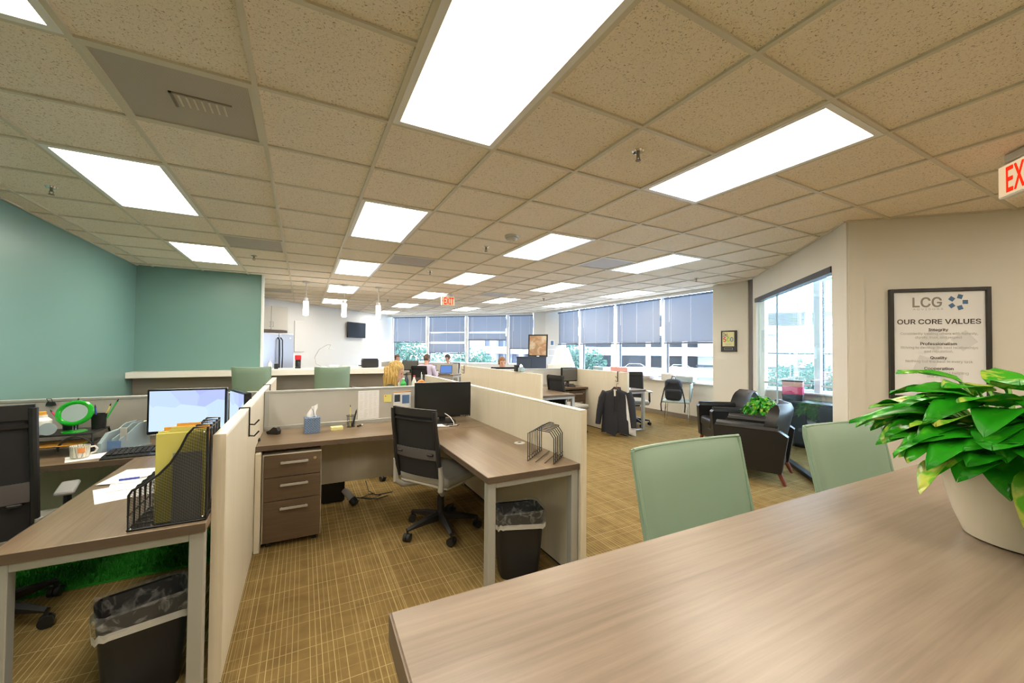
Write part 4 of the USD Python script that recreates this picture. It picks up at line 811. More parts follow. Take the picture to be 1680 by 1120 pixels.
# ---- bar stools, seat faces local -y, back at +y
def bar_stool(lab, loc, rz, group):
    t = thing('bar_stool', lab, 'stool', loc, rz, group)
    def wid(z): return .236 + .010 * ((z - .74) / .41)
    def bk(x, z): return .20 + .05 * (1 - (x * x)) + .09 * (z - .74) / .41 - .05
    zs = np.linspace(.74, 1.145, 10); xs = np.linspace(-1, 1, 15)
    P, Q = [], []
    for z in zs:
        e = max(0.0, (z - 1.115) / .03); tk = .026 * (1 - .55 * e * e)
        zz = lambda x: z + (.010 * (x * x) if z > 1.0 else 0)
        P.append([(x * wid(z), bk(x, z) - tk * math.sqrt(max(.12, 1 - abs(x) ** 8)), zz(x)) for x in xs]); Q.append([(x * wid(z), bk(x, z) + tk * math.sqrt(max(.12, 1 - abs(x) ** 8)), zz(x)) for x in xs])
    part(t, 'back', MB().slab(np.array(P), np.array(Q)), M['stool_green'], 45)
    for s in (-1, 1): part(t, 'piping', MB().tube([(s * (wid(z) + .001), bk(1, z) - .006, z + .006) for z in zs], .0075, 8), M['stool_green'])
    part(t, 'top_piping', MB().tube([(x * wid(1.14), bk(x, 1.14) - .008, 1.146 + .010 * x * x) for x in xs], .005, 6), M['stool_green'])
    part(t, 'seat', rbox_mesh(-.22, .22, -.24, .20, .70, .77, .028), M['stool_green'])
    for sx in (-1, 1):
        for sy in (-1, 1): part(t, 'leg', MB().tube([(sx * .17, sy * .17, .70), (sx * .20, sy * .20, 0)], [.017, .013], 8), M['frame_silver'])
    part(t, 'footrest', MB().tube([(-.19, -.19, .25), (.19, -.19, .25), (.19, .19, .25), (-.19, .19, .25)], .009, 8, closed=True), M['frame_silver'])
    return t
st = bar_stool('sage green stool at the counter, nearer one left of the plant', (1.115, .64, 0), -.02, 'sage green stools')
dup(st, (1.985, .59, 0), -.12, 'sage green stool behind the plant leaves, under the framed poster')
dup(st, (-.675, 7.27, 0), PI, 'sage green stool at the far white bar, left one by the teal wall')
dup(st, (.405, 6.92, 0), PI, 'sage green stool at the far white bar, right of the near partition')
# ---- pothos in a cream pot
PX, PY = 1.30, .222
t = thing('potted_plant', 'big pothos with variegated leaves in a cream pot on the counter', 'plant', (PX, PY, CT))
part(t, 'pot', MB().lathe([(0, 0), (.080, 0), (.090, .004), (.105, .045), (.117, .09), (.1225, .125), (.124, .150), (.118, .150), (.112, .12), (0, .115)], 56), M['pot'], 40)
part(t, 'soil', MB().lathe([(0, .118), (.112, .118), (.10, .128), (0, .132)], 30), M['soil'])
def leaf(Ln, W, droop, fold, n=9):
    rows = []
    for k in range(n):
        s = k / (n - 1)
        w = W * (math.sin(PI * min(1, s ** .62)) ** .8) * (1.0 if s < .95 else .6) + .0006
        if s < .12: w = W * .55 * (s / .12) ** .5
        y = Ln * s; z = -droop * Ln * s * s
        r = []
        for q in (-1, -.55, 0, .55, 1):
            back = -.05 * Ln * (1 - s) * abs(q) if s < .3 else 0
            r.append((q * w, y * (1 - .12 * droop * s) + back, z + fold * abs(q) * w - .25 * W * q * q * s + .002 * math.sin(9 * s + 3 * q)))
        rows.append(r)
    P = np.array(rows); return P
def orient(P, base, az, el, roll_):
    Rm = RM(az - PI / 2, [0, 0, 1]) @ RM(el, [1, 0, 0]) @ RM(roll_, [0, 1, 0])
    return (P.reshape(-1, 3) @ Rm[:3, :3].T).reshape(P.shape) + base
rl_ = random.Random(21); leafs = []
def add_leaf(parent, az, reach, hz, el, Ln, W, droop, mat, base_r=.03, z0=.13):
    hz += .022
    o = np.array([math.cos(az) * base_r, math.sin(az) * base_r, z0]); e = np.array([math.cos(az) * reach, math.sin(az) * reach, hz])
    mid = (o + e) / 2 + [0, 0, .05 + .3 * max(0, reach - .1)]
    pts = [(1 - u) ** 2 * o + 2 * u * (1 - u) * mid + u * u * e for u in np.linspace(0, 1, 6)]
    lf = part(parent, 'leaf', MB().slab(*(lambda P: (P, P + [0, 0, .0009]))(orient(leaf(Ln, W, droop, .28), e, az + rl_.uniform(-.5, .5), el, rl_.uniform(-.35, .35)))), M[mat], True)
    part(lf, 'petiole', MB().tube(pts, .0028, 6), M['stem'], True)
for k in range(165):
    az = rl_.uniform(0, 2 * PI); ring = k / 165.0
    reach = .05 + .13 * rl_.random() ** .7 if ring < .6 else .13 + .06 * rl_.random(); hz = .30 - .95 * max(0, reach - .06) + rl_.uniform(-.06, .03)
    hz = max(hz, .165 + .03 * rl_.random())
    add_leaf(t, az, reach, hz, rl_.uniform(-.25, .5), rl_.uniform(.070, .105), rl_.uniform(.028, .040), rl_.uniform(.15, .6), rl_.choice(['leaf_a', 'leaf_a', 'leaf_a', 'leaf_b', 'leaf_b', 'leaf_c']))
for az, reach, hz, el, Ln, W, dr, mt in [(2.45, .15, .235, .05, .15, .026, .25, 'leaf_a'), (2.75, .16, .155, .0, .15, .026, .35, 'leaf_c'), (2.6, .14, .19, .05, .13, .03, .3, 'leaf_b'), (3.1, .12, .26, .35, .11, .036, .2, 'leaf_b'), (2.9, .15, .20, 0, .13, .032, .4, 'leaf_a'), (3.4, .15, .15, -.6, .10, .026, .9, 'leaf_c'), (3.9, .125, .165, -.4, .11, .044, .6, 'leaf_a'), (4.3, .12, .16, -.5, .10, .044, .6, 'leaf_a'), (4.6, .13, .18, -.2, .11, .04, .5, 'leaf_b'), (.4, .13, .28, .5, .15, .034, .2, 'leaf_b'), (5.2, .10, .27, .3, .12, .036, .3, 'leaf_a'), (3.3, .06, .29, .4, .12, .04, .2, 'leaf_b'), (3.0, .10, .17, -.35, .09, .034, .5, 'leaf_a'), (3.35, .10, .16, -.45, .085, .036, .5, 'leaf_a'), (3.65, .105, .16, -.40, .09, .036, .5, 'leaf_b'), (4.05, .10, .155, -.5, .095, .04, .5, 'leaf_a'), (4.35, .105, .16, -.4, .09, .036, .5, 'leaf_a'), (4.8, .11, .16, -.4, .10, .038, .5, 'leaf_a'), (3.2, .09, .24, .1, .10, .038, .4, 'leaf_a'), (3.8, .08, .25, .1, .10, .04, .4, 'leaf_b'), (2.6, .10, .27, .35, .11, .034, .2, 'leaf_a'), (3.6, .07, .22, -.1, .10, .042, .5, 'leaf_a')]:
    add_leaf(t, az, reach, hz, el, Ln, W, dr, mt)

# ================================================================ SEATING NOOK
def armchair(lab, loc, rz):
    """faces local +y."""
    t = thing('leather_armchair', lab, 'armchair', loc, rz, 'black leather armchairs')
    for s in (-1, 1):
        poly = [(-.30, .13), (.34, .13), (.37, .575), (.35, .60), (-.28, .585), (-.36, .53)]
        x0, x1 = (.26, .37) if s > 0 else (-.37, -.26)
        part(t, 'arm', MB().side(poly, x0, x1), M['black_leather'], 25)
        part(t, 'arm_roll', MB().tube([((x0 + x1) / 2, y, .588) for y in np.linspace(-.27, .34, 5)], .058, 12), M['black_leather'])
    part(t, 'base', rbox_mesh(-.26, .26, -.28, .33, .13, .30, .02), M['black_leather'])
    part(t, 'seat_cushion', rbox_mesh(-.255, .255, -.20, .35, .29, .44, .045), M['black_leather'])
    P, Q = [], []
    for z in np.linspace(.30, .86, 12):
        w = .36 if z < .62 else .36 * (1 - .32 * ((z - .62) / .24) ** 2); a = np.linspace(-1, 1, 15); lean = -.22 - .22 * (z - .3)
        th = .055 * math.sqrt(max(.05, 1 - max(0, (z - .75) / .11) ** 2))
        P.append([(w * x, lean + .10 * x * x + th, z) for x in a]); Q.append([(w * x, lean + .10 * x * x - th, z) for x in a])
    part(t, 'back', MB().slab(np.array(P), np.array(Q)), M['black_leather'], 40)
    for sx in (-1, 1):
        for y, dy in ((-.27, -.06), (.30, .02)): part(t, 'foot', MB().tube([(sx * .30, y, .14), (sx * .315, y + dy, 0)], [.028, .018], 8), M['wood_foot'], label='red-brown wooden foot')
    return t
ac = armchair('black leather armchair seen from its side, nearer one', (4.785, 2.83, 0), math.atan2(.93, -.37) - PI / 2)
dup(ac, (5.72, 3.76, 0), math.atan2(.6, -.8) - PI / 2, 'black leather armchair farther off, by the pilaster')
t = thing('side_table', 'small dark round side table hidden between the armchairs', 'side table', (5.40, 3.10, 0)); part(t, 'top', MB().lathe([(0, .42), (.19, .42), (.19, .445), (0, .445)], 30), M['desk_edge']); part(t, 'column', MB().bar((0, 0, .02), (0, 0, .42), .025), M['dark_metal']); part(t, 'base', MB().lathe([(0, 0), (.15, 0), (.14, .02), (0, .025)], 26), M['dark_metal'])
t = thing('potted_plant', 'small bushy green plant between the black armchairs', 'plant', (5.40, 3.10, .446)); part(t, 'pot', MB().lathe([(0, 0), (.075, 0), (.10, .12), (.092, .12), (.07, .01), (0, .01)], 26), M['ceramic'])
part(t, 'soil', MB().lathe([(0, .09), (.086, .09), (.08, .1), (0, .105)], 20), M['soil'])
mm_ = {k: MB() for k in ('leaf_a', 'leaf_b', 'leaf_c')}
for k in range(230):
    az = rl_.uniform(0, 2 * PI); rr = .19 * rl_.random() ** .6; e = np.array([math.cos(az) * rr, math.sin(az) * rr, .14 + .27 * math.sqrt(max(0, 1 - (rr / .21) ** 2)) * rl_.uniform(.35, 1)])
    P = orient(leaf(rl_.uniform(.05, .075), rl_.uniform(.02, .028), .6, .25, 5), e, az + rl_.uniform(-.9, .9), rl_.uniform(-.6, .5), rl_.uniform(-.5, .5)); mm_[rl_.choice(['leaf_a', 'leaf_b', 'leaf_c', 'leaf_b'])].slab(P, P + [0, 0, .001])
for k, m in mm_.items(): part(t, 'foliage', m, M[k], True, kind='stuff')
part(t, 'stem', (lambda m: [m.bar((0, 0, .1), (.16 * math.cos(a), .16 * math.sin(a), .22), .003, 5) for a in np.linspace(0, 6, 14)] and m)(MB()), M['stem'], kind='stuff')

# ---- framed poster
t = thing('framed_poster', 'black framed white poster of company values on the cream wall', 'poster', (4.91 - .012 * S2 , 1.323 - .012 * S2, 1.53), math.radians(-45))
W2, H2 = .347, .487
part(t, 'frame', MB().box(-W2, -W2 + .03, -.025, .012, -H2, H2, .003).box(W2 - .03, W2, -.025, .012, -H2, H2, .003).box(-W2 + .03, W2 - .03, -.025, .012, -H2, -H2 + .03, .003).box(-W2 + .03, W2 - .03, -.025, .012, H2 - .03, H2, .003), M['frame_black'])
part(t, 'sheet', BX(-W2 + .028, W2 - .028, -.004, .010, -H2 + .028, H2 - .028), M['paper'], False)
yy = -.0045
gm = MB()
for a, s in ((.9, .13), (2.2, .15), (3.5, .14), (4.8, .15)):
    c = np.array([.07 + .17 * math.cos(a), -.12 + .19 * math.sin(a)]); gm.add(trimesh.creation.box([s, .0004, s]), TM([c[0], yy, c[1]]) @ RM(a, [0, 1, 0]))
part(t, 'ghost_square', gm, pm('print_watermark', (.74, .74, .74), .7), False)
part(t, 'logo_lettering', MB().text('LCG', .082, (-.075, yy - .0003, .325), True, width=.205), M['print_grey'], False)
part(t, 'small_lettering', MB().text('A D V I S O R S', .014, (-.07, yy - .0003, .298), width=.21), M['print_pale'], False)
for k in range(5):
    a = PI + .0 + k * 2 * PI / 5 + PI; c = (.135 + .05 * math.cos(a), .362 + .05 * math.sin(a)); part(t, 'logo_square', MB().add(trimesh.creation.box([.036, .0006, .034]), TM([c[0], yy - .0004, c[1]]) @ RM(-a, [0, 1, 0])), M['print_blue'], False)
part(t, 'heading', MB().text('OUR CORE VALUES', .040, (.0, yy - .0003, .175), True, width=.575), M['print_dark'], False)
def tl(s, h, z, bold, w, mat): part(t, 'text_line', MB().text(s, h, (.0, yy - .0003, z), bold, width=w), M[mat], False)
for s, z, b, w in [('Integrity', .112, True, .135), ('Professionalism', -.010, True, .25), ('Quality', -.132, True, .115), ('Cooperation', -.226, True, .20)]: tl(s, .023, z, b, w, 'print_dark')
for s, z, w in [('Consistently treating others with honesty,', .080, .53), ('dignity, trust, and respect', .047, .32), ('Striving to develop the best relationships', -.042, .53), ('and reputation.', -.075, .20), ('Nothing but the best in every task', -.163, .46), ('Growing with, and helping', -.262, .40), ('one another', -.292, .16)]: tl(s, .021, z, False, w, 'print_pale')
# ---- award plaque on the pilaster
t = thing('award_plaque', 'black award plaque with a yellow magazine cover on the pilaster', 'plaque', (6.78 - .012, 4.465, 1.63), math.radians(-90))
part(t, 'board', BX(-.147, .147, -.012, .012, -.19, .19, .004), M['frame_black']); part(t, 'cover', BX(-.11, .11, -.016, -.011, -.095, .165), M['gold_paper'], False); part(t, 'name_plate', BX(-.08, .08, -.0155, -.011, -.155, -.118), M['silver'], False)
part(t, 'plate_face', BX(-.076, .076, -.0165, -.0152, -.151, -.122), M['frame_black'], False)
part(t, 'masthead', MB().text('Inc.', .062, (-.045, -.0165, .085), True, width=.10), M['print_dark'], False)
for s, x, mt in (('5', -.068, 'red'), ('0', .0, 'leaf_c'), ('0', .066, 'print_blue')): part(t, 'digit', MB().text(s, .078, (x, -.0165, -.01), True, width=.056), M[mt], False)
part(t, 'caption', MB().box(-.06, .06, -.0172, -.0162, -.055, -.047).box(-.05, .05, -.0172, -.0162, -.075, -.068), M['print_pale'], False)
# ---- inside the glass office
t = thing('credenza', 'low dark credenza under the office window', 'credenza', (7.08, 2.75, 0), math.radians(-90))
part(t, 'body', BX(-.85, .85, -.42, -.02, .04, .66, .004), M['credenza']); part(t, 'top', BX(-.87, .87, -.44, -.0, .66, .69, .004), M['credenza'])
for k in range(4): part(t, 'door', BX(-.84 + .42 * k, -.43 + .42 * k, -.436, -.42, .06, .64, .003), M['credenza'])
part(t, 'plinth', BX(-.82, .82, -.38, -.05, 0, .04), M['black'], False)
for lab, z, mt, h_ in [('dark red box at the bottom of the pile in the office', .691, 'credenza', .09), ('bright pink box in the glass office', .782, 'pink', .12), ('salmon and dark box on top of the pink one in the office', .903, 'salmon', .10)]:
    t = thing('storage_box', lab, 'box', (6.86, 3.46, z), math.radians(-70)); part(t, 'body', BX(-.13, .13, -.10, .10, 0, h_ * .75, .003), M[mt]); part(t, 'lid', BX(-.134, .134, -.104, .104, h_ * .75, h_, .003), M[mt if mt != 'salmon' else 'black'])
# ---- exit signs
def exit_sign(lab, loc, rz, text='EXIT', chev=True):
    t = thing('exit_sign', lab, 'exit sign', loc, rz)
    part(t, 'canopy', BX(-.09, .09, -.035, .035, -.045, 0, .004), M['light_grey']); part(t, 'box', BX(-.155, .155, -.022, .022, -.25, -.045, .006), M['ceramic']); part(t, 'face', BX(-.145, .145, -.024, -.0215, -.24, -.055), M['exit_face'], False, label='lit amber face')
    m = MB().text(text, .148, (.02, -.0245, -.222), True, width=.225)
    part(t, 'lettering', m, M['exit_red'], False)
    if chev: part(t, 'chevron', MB().tube([(-.112, -.025, -.125), (-.130, -.025, -.147), (-.112, -.025, -.169)], .006, 6), M['exit_red'])
exit_sign('far red EXIT sign with a left arrow, above the middle of the room', (2.84, 8.47, CE), 0)
exit_sign('near EXIT sign cut by the right edge of the picture', (3.745, .632, CE), math.radians(225), chev=False)

# ================================================================ BAR AND KITCHEN
t = thing('white_bar', 'long white topped bar in front of the teal wall end', 'bar', (0, 0, 0))
part(t, 'top', MB().prism([(-2.23, 7.53), (1.51, 7.53), (1.51, 8.30), (-.59, 8.30), (-.59, 7.845), (-2.23, 7.845)], .99, 1.075), M['bar_white'], 20)
part(t, 'front_panel', BX(-2.23, 1.40, 7.80, 7.84, 0, .99), M['taupe'], False)
part(t, 'end_panel', BX(1.36, 1.40, 7.845, 8.25, 0, .99), M['taupe'], False)
for k, (x, lab) in enumerate([(.03, 'leftmost lit glass pendant over the white bar'), (.68, 'middle lit glass pendant over the white bar'), (1.31, 'rightmost lit glass pendant over the white bar')]):
    t = thing('pendant_lamp', lab, 'pendant lamp', (x, 8.2, CE), 0, 'glass pendants over the bar'); part(t, 'canopy', MB().lathe([(0, -.025), (.06, -.022), (.065, 0), (0, 0)], 24), M['light_grey']); part(t, 'rod', MB().bar((0, 0, -.02), (0, 0, -.30), .007), M['light_grey']); part(t, 'cap', MB().lathe([(0, -.36), (.035, -.36), (.035, -.30), (.012, -.29), (0, -.29)], 18), M['steel']); part(t, 'glass', MB().lathe([(0, -.63), (.042, -.62), (.048, -.60), (.048, -.37), (.04, -.36), (0, -.36)], 22), M['pendant_glow'])
KO, KR = (-.72, 11.67, 0), math.radians(45)     # local x along the diagonal wall, local -y into the room
t = thing('upper_cabinet', 'pale two-door kitchen cabinet above the refrigerator', 'cabinet', KO, KR)
part(t, 'body', BX(-1.03, -.09, -.60, -.0, 1.86, 2.43, .003), M['kitchen'])
for a, b, hx in ((-1.025, -.565, -.60), (-.555, -.095, -.52)):
    d = part(t, 'door', BX(a, b, -.62, -.60, 1.87, 2.42, .003), M['kitchen']); part(d, 'handle', MB().tube([(hx, -.62, 1.93), (hx, -.645, 1.94), (hx, -.645, 2.04), (hx, -.62, 2.05)], .006, 6), M['silver'])
t = thing('refrigerator', 'steel french-door refrigerator beside the kitchen wall', 'refrigerator', KO, KR)
part(t, 'body', BX(-.84, -.0, -.66, -.02, .02, 1.79, .006), M['grey_plastic'])
for a, b, hx in ((-.84, -.425, -.46), (-.415, 0, -.38)):
    d = part(t, 'door', rbox_mesh(a, b, -.72, -.66, .75, 1.78, .014), M['steel']); part(d, 'handle', MB().tube([(hx, -.72, .85), (hx, -.775, .90), (hx, -.785, 1.25), (hx, -.775, 1.62), (hx, -.72, 1.68)], .013, 8), M['dark_metal'])
part(t, 'freezer_drawer', rbox_mesh(-.84, 0, -.72, -.66, .06, .74, .014), M['steel']); part(t, 'badge', BX(-.13, -.08, -.7215, -.719, 1.66, 1.69), M['light_grey'], False)
t = thing('kitchen_panel', 'dark brown side panel left of the refrigerator', 'panel', KO, KR); part(t, 'side', BX(-.91, -.855, -.64, 0, 0, 1.855), M['desk_edge'], False); part(t, 'top_strip', BX(-.855, -.09, -.61, 0, 1.80, 1.855), M['desk_edge'], False)
t = thing('television', 'small black television on the pale diagonal wall', 'television', (1.48, 13.87, 2.03), KR); part(t, 'body', BX(-.43, .43, -.10, -.05, -.25, .25, .008), M['black']); part(t, 'screen', BX(-.41, .41, -.102, -.099, -.22, .235), M['tv'], False); part(t, 'bracket', BX(-.12, .12, -.05, 0, -.12, .12), M['dark_metal'], False)
t = thing('wall_panel', 'faint pale board on the wall right of the refrigerator', 'board', (-.10, 12.28, 1.75), KR); part(t, 'board', BX(-.17, .17, -.012, 0, -.42, .42, .003), M['white_wall'])
def on_bar(nm, lab, cat, x, y=8.0): return thing(nm, lab, cat, (x, y, 1.076))
t = on_bar('coffee_maker', 'red and black coffee maker on the white bar', 'coffee maker', -.08, 8.15); part(t, 'body', rbox_mesh(-.045, .045, -.06, .06, 0, .03, .006), M['black']); part(t, 'tower', BX(-.045, .045, .02, .06, .03, .20, .006), M['black']); part(t, 'head', rbox_mesh(-.05, .05, -.06, .065, .15, .235, .014), M['red']); part(t, 'jug', MB().lathe([(0, .03), (.035, .03), (.04, .07), (.028, .12), (0, .12)], 16), M['screen_dark'])
t = on_bar('soap_bottle', 'clear pump bottle on the bar by the teal wall end', 'bottle', -.50, 7.95); part(t, 'bottle', MB().lathe([(0, 0), (.03, 0), (.034, .02), (.03, .10), (.012, .12), (.012, .135), (0, .135)], 18), M['ceramic']); part(t, 'pump', MB().tube([(0, 0, .13), (0, 0, .17), (.035, -.01, .172)], .006, 6), M['light_grey'])
t = on_bar('black_box', 'small black box on the bar beside the pump bottle', 'box', -.41, 8.0); part(t, 'body', BX(-.03, .03, -.03, .03, 0, .09, .004), M['black']); part(t, 'cap', BX(-.025, .025, -.025, .025, .09, .10), M['grey_plastic'])
t = on_bar('desk_lamp', 'thin curved white desk lamp standing on the bar', 'lamp', .34, 8.12); part(t, 'base', MB().lathe([(0, 0), (.075, 0), (.07, .015), (.03, .03), (0, .035)], 22), M['white']); part(t, 'arm', MB().tube([(-.03, 0, .02), (-.13, 0, .08), (-.15, 0, .20), (-.08, 0, .34), (.05, 0, .425), (.12, 0, .43)], .006, 8), M['silver'], True); part(t, 'head', MB().tube([(.11, 0, .43), (.08, 0, .36), (.16, 0, .345)], .007, 8), M['silver'])
t = on_bar('crumpled_paper', 'white crumpled paper beside the curved lamp', 'paper', .52, 8.1); m = trimesh.creation.icosphere(2, .06); m.vertices *= (.6 + .7 * meshkit.noise(m.vertices * 30 + 5, 2))[:, None] * [1.4, 1, .5]; m.apply_translation([0, 0, .03]); part(t, 'paper', m, M['tissue'], False)
t = on_bar('white_dish', 'small pale dish on the bar behind the right green stool', 'dish', .73, 8.15); part(t, 'dish', MB().lathe([(0, 0), (.03, 0), (.06, .04), (.055, .04), (.02, .006), (0, .006)], 20), M['ceramic'])

t = on_bar('printer', 'black printer at the right end of the white bar', 'printer', 1.15, 8.1); part(t, 'body', rbox_mesh(-.15, .15, -.10, .10, 0, .155, .02), M['black']); part(t, 'lid', BX(-.14, .14, -.09, .09, .155, .17, .004), M['cabinet_dark']); part(t, 'tray', BX(-.20, -.15, -.08, .08, .03, .045, .003), M['black'])
solo('speaker_box', BX(-.06, .06, -.05, .05, 0, .09, .004), M['cabinet_dark'], 'small grey box on the far partition right of the printer', 'box', (2.05, 12.95, 1.021)) if False else None
# ================================================================ PEOPLE
SP = m3.Manifold.sphere
def person(lab, loc, rz, hair, hairmat, top, head_pitch=0.0, head_yaw=0.0, female=False, dz=0.0, reach=.36):
    """seated, faces local +y, origin on the floor under the hips."""
    t = thing('person', lab, 'person', loc, rz)
    s = .93 if female else 1.0; sw = .165 if female else .19
    Z = lambda z: z + dz
    J = dict(pel=(0, 0, Z(.56)), wai=(0, .01, Z(.72)), che=(0, .03, Z(.90)), nk=(0, .03, Z(1.04)), nk2=(0, .05, Z(1.11)))
    def bone(a, b, ra, rb): return m3.Manifold.batch_hull([SP(ra, 14).translate(tuple(map(float, a))), SP(rb, 14).translate(tuple(map(float, b)))])
    tor, legs, arms, hands = [], [], [], []
    tor.append(m3.Manifold.batch_hull([SP(.125, 16).translate((x, 0, Z(.57))) for x in (-.06, .06)] + [SP(.10, 16).translate((x, .015, Z(.74))) for x in (-.055 * s, .055 * s)]))
    tor.append(m3.Manifold.batch_hull([SP(.10, 16).translate((x, .015, Z(.74))) for x in (-.055, .055)] + [SP(.105, 16).translate((x, .03, Z(.90))) for x in (-.075, .075)]))
    tor.append(m3.Manifold.batch_hull([SP(.105, 16).translate((x, .03, Z(.90))) for x in (-.075, .075)] + [SP(.06, 16).translate((x, .02, Z(.985))) for x in (-sw + .04, sw - .04)]))
    tor.append(bone((-sw + .05, .02, Z(.99)), (sw - .05, .02, Z(.99)), .055, .055)); tor.append(bone((0, .02, Z(.98)), J['nk'], .07, .052))
    for q in (-1, 1):
        sh, el, wr = (q * sw, .02, Z(.975)), (q * (sw + .05), .10, Z(.76)), (q * .14, .10 + reach * .75, Z(.775))
        arms += [bone(sh, el, .056, .043), bone(el, wr, .042, .029)]
        pal = (q * .125, .10 + reach * .75 + .075, Z(.775)); hands.append(m3.Manifold.batch_hull([SP(.026, 10).translate(wr), SP(.016, 10).translate((pal[0] - .028, pal[1], pal[2])), SP(.016, 10).translate((pal[0] + .028, pal[1], pal[2]))]))
        for k, ln in enumerate((.062, .072, .068, .052)):
            b0 = np.array(pal) + [(-.030 + .020 * k), .008, 0]; b1 = b0 + [0, ln * .55, .006]; b2 = b1 + [0, ln * .4, -.014]; hands += [bone(b0, b1, .0095, .0085), bone(b1, b2, .0085, .0072)]
        th = np.array(wr) + [-q * .028, .030, 0]; hands += [bone(np.array(wr) + [-q * .01, .01, 0], th, .014, .011), bone(th, th + [-q * .012, .035, -.006], .0105, .008)]
        hp, kn, an, toe = (q * .09, .02, Z(.545)), (q * .11, .44, Z(.52)), (q * .11, .40, .10), (q * .12, .54, .045)
        legs += [bone(hp, kn, .085, .06), bone(kn, an, .057, .04), bone((q * .11, .37, .05), toe, .04, .032)]
    def fin(ms, ln=.016, it=8):
        u = m3.Manifold.batch_boolean(ms, m3.OpType.Add).refine_to_length(ln); q = u.to_mesh(); m = trimesh.Trimesh(np.asarray(q.vert_properties)[:, :3], np.asarray(q.tri_verts)); trimesh.smoothing.filter_taubin(m, iterations=it); return m
    # head about its own centre, then turned on the neck
    C = np.array([0, .065, Z(1.205 if not female else 1.195)])
    HR = TM(C) @ RM(head_yaw, [0, 0, 1]) @ RM(-head_pitch, [1, 0, 0])
    HM = HR[:3]
    cr = SP(1, 32).scale((.074, .092, .098)).translate((0, -.005, .025)); jaw = m3.Manifold.batch_hull([SP(.030, 14).translate((x, .03, -.05)) for x in (-.034, .034)] + [SP(.024, 14).translate((0, .060, -.088)), SP(.05, 16).translate((0, .035, .0))])
    nose = m3.Manifold.batch_hull([SP(.008, 10).translate((0, .086, .008)), SP(.012, 10).translate((0, .100, -.026)), SP(.013, 10).translate((0, .080, -.030))])
    ears = [SP(1, 12).scale((.010, .020, .030)).translate((x, -.005, -.008)) for x in (-.077, .077)]
    hd = m3.Manifold.batch_boolean([cr, jaw, nose] + ears, m3.OpType.Add).transform(HM)
    nb = bone(J['nk'], C + [0, -.025, -.06], .050, .048)
    part(t, 'body', fin(tor + legs + arms + hands + [nb, hd], .013, 6), M['skin'], True)
    T4 = np.vstack([HM, [0, 0, 0, 1]])
    infl = [m for m in tor]
    def grow(ms, g):
        return [m3.Manifold.batch_hull([SP(g, 6).translate(tuple(map(float, v))) for v in np.asarray(m.to_mesh().vert_properties)[:, :3]]) for m in ms]
    part(t, 'shirt', fin(grow(tor[:4] + arms, .017), .018, 4), M[top], True); part(t, 'trousers', fin(grow([l for k, l in enumerate(legs) if k % 3 != 2], .012), .03, 5), M['trouser'], True); part(t, 'shoes', fin(grow([l for k, l in enumerate(legs) if k % 3 == 2], .01), .02, 5), M['shoe'], True)
    for q in (-1, 1):
        part(t, 'eye', MB().ball((q * .030, .080, .006), .0085, 1).add(MB().get() if False else trimesh.creation.icosphere(1, .001), T4 * 0 + np.eye(4)) if False else MB().add(MB().ball((q * .030, .079, .004), .010, 1, (1, .6, .6)).get(), T4), M['eye']); part(t, 'eyebrow', MB().add(MB().tube([(q * .014, .090, .024), (q * .030, .088, .030), (q * .046, .076, .025)], .0035, 6).get(), T4), M[hairmat])
    part(t, 'mouth', MB().add(MB().tube([(-.022, .078, -.058), (0, .087, -.056), (.022, .078, -.058)], .0045, 6).get(), T4), M['skin_red'])
    cap = SP(1, 32).scale((.082, .100, .107)).translate((0, -.010, .028)) - m3.Manifold.cube((.4, .4, .4), True).translate((0, .245, -.165)) - m3.Manifold.cube((.4, .4, .3), True).translate((0, .0, -.19 if not female else -.25))
    cap = cap - m3.Manifold.cube((.120, .14, .16), True).translate((0, .115, -.025))
    ms, locks = [cap], []
    if hair == 'long':
        c3 = C + [0, 0, -.01]
        for q in (-1, 1):
            for k in range(5):
                a = .035 - .030 * k; p0 = c3 + [q * .060, a - .02, .055]; p1 = c3 + [q * .088, a - .015, -.04]; p2 = c3 + [q * .090, a - .025, -.15]; p3 = c3 + [q * .078, a - .045, -.235]
                locks += [bone(p0, p1, .018, .018), bone(p1, p2, .018, .015), bone(p2, p3, .015, .005)]
        for x in (-.05, -.02, .02, .05):
            p0 = c3 + [x, -.080, .05]; p1 = c3 + [x * 1.1, -.112, -.05]; p2 = c3 + [x * 1.1, -.105, -.20]; locks += [bone(p0, p1, .026, .024), bone(p1, p2, .024, .008)]
    hm = fin(ms, .012, 5); hm.vertices += .0035 * (meshkit.noise(hm.vertices * [90, 90, 14], 3) - .5)[:, None] * trimesh.unitize(hm.vertices - [0, 0, -.05])
    hm.apply_transform(T4)
    if locks:
        lm = fin(locks, .010, 4); lm.vertices += .006 * (meshkit.noise(lm.vertices * [110, 110, 9], 3) - .5)[:, None] * trimesh.unitize(lm.vertices - C); hm = trimesh.util.concatenate([hm, lm])
    part(t, 'hair', hm, M[hairmat], True)
    return t
person('blonde woman with long hair looking down, seen in profile', (.90, 4.78, 0), math.radians(-106), 'long', 'blonde', 'top_olive', .34, 0, True, -.02)
person('man in a lilac shirt seen from behind at two laptops', (2.84, 10.22, 0), math.radians(-42), 'short', 'brown_hair', 'shirt_lilac', .15, -.2, False, -.03)
person('short-haired man looking over the long cream partition', (3.68, 7.44, 0), math.radians(165), 'short', 'ginger_hair', 'shirt_white', .12, .1, False, -.04)
person('dark-haired man looking down in front of the second far window', (3.98, 11.70, 0), math.radians(125), 'short', 'dark_hair', 'shirt_blue', .35, 0, False, -.05)
monitor('white monitor back hiding the person at the first far window', (2.52, 12.45, .743), math.radians(200), .42, .26, .06, bezel='light_grey')
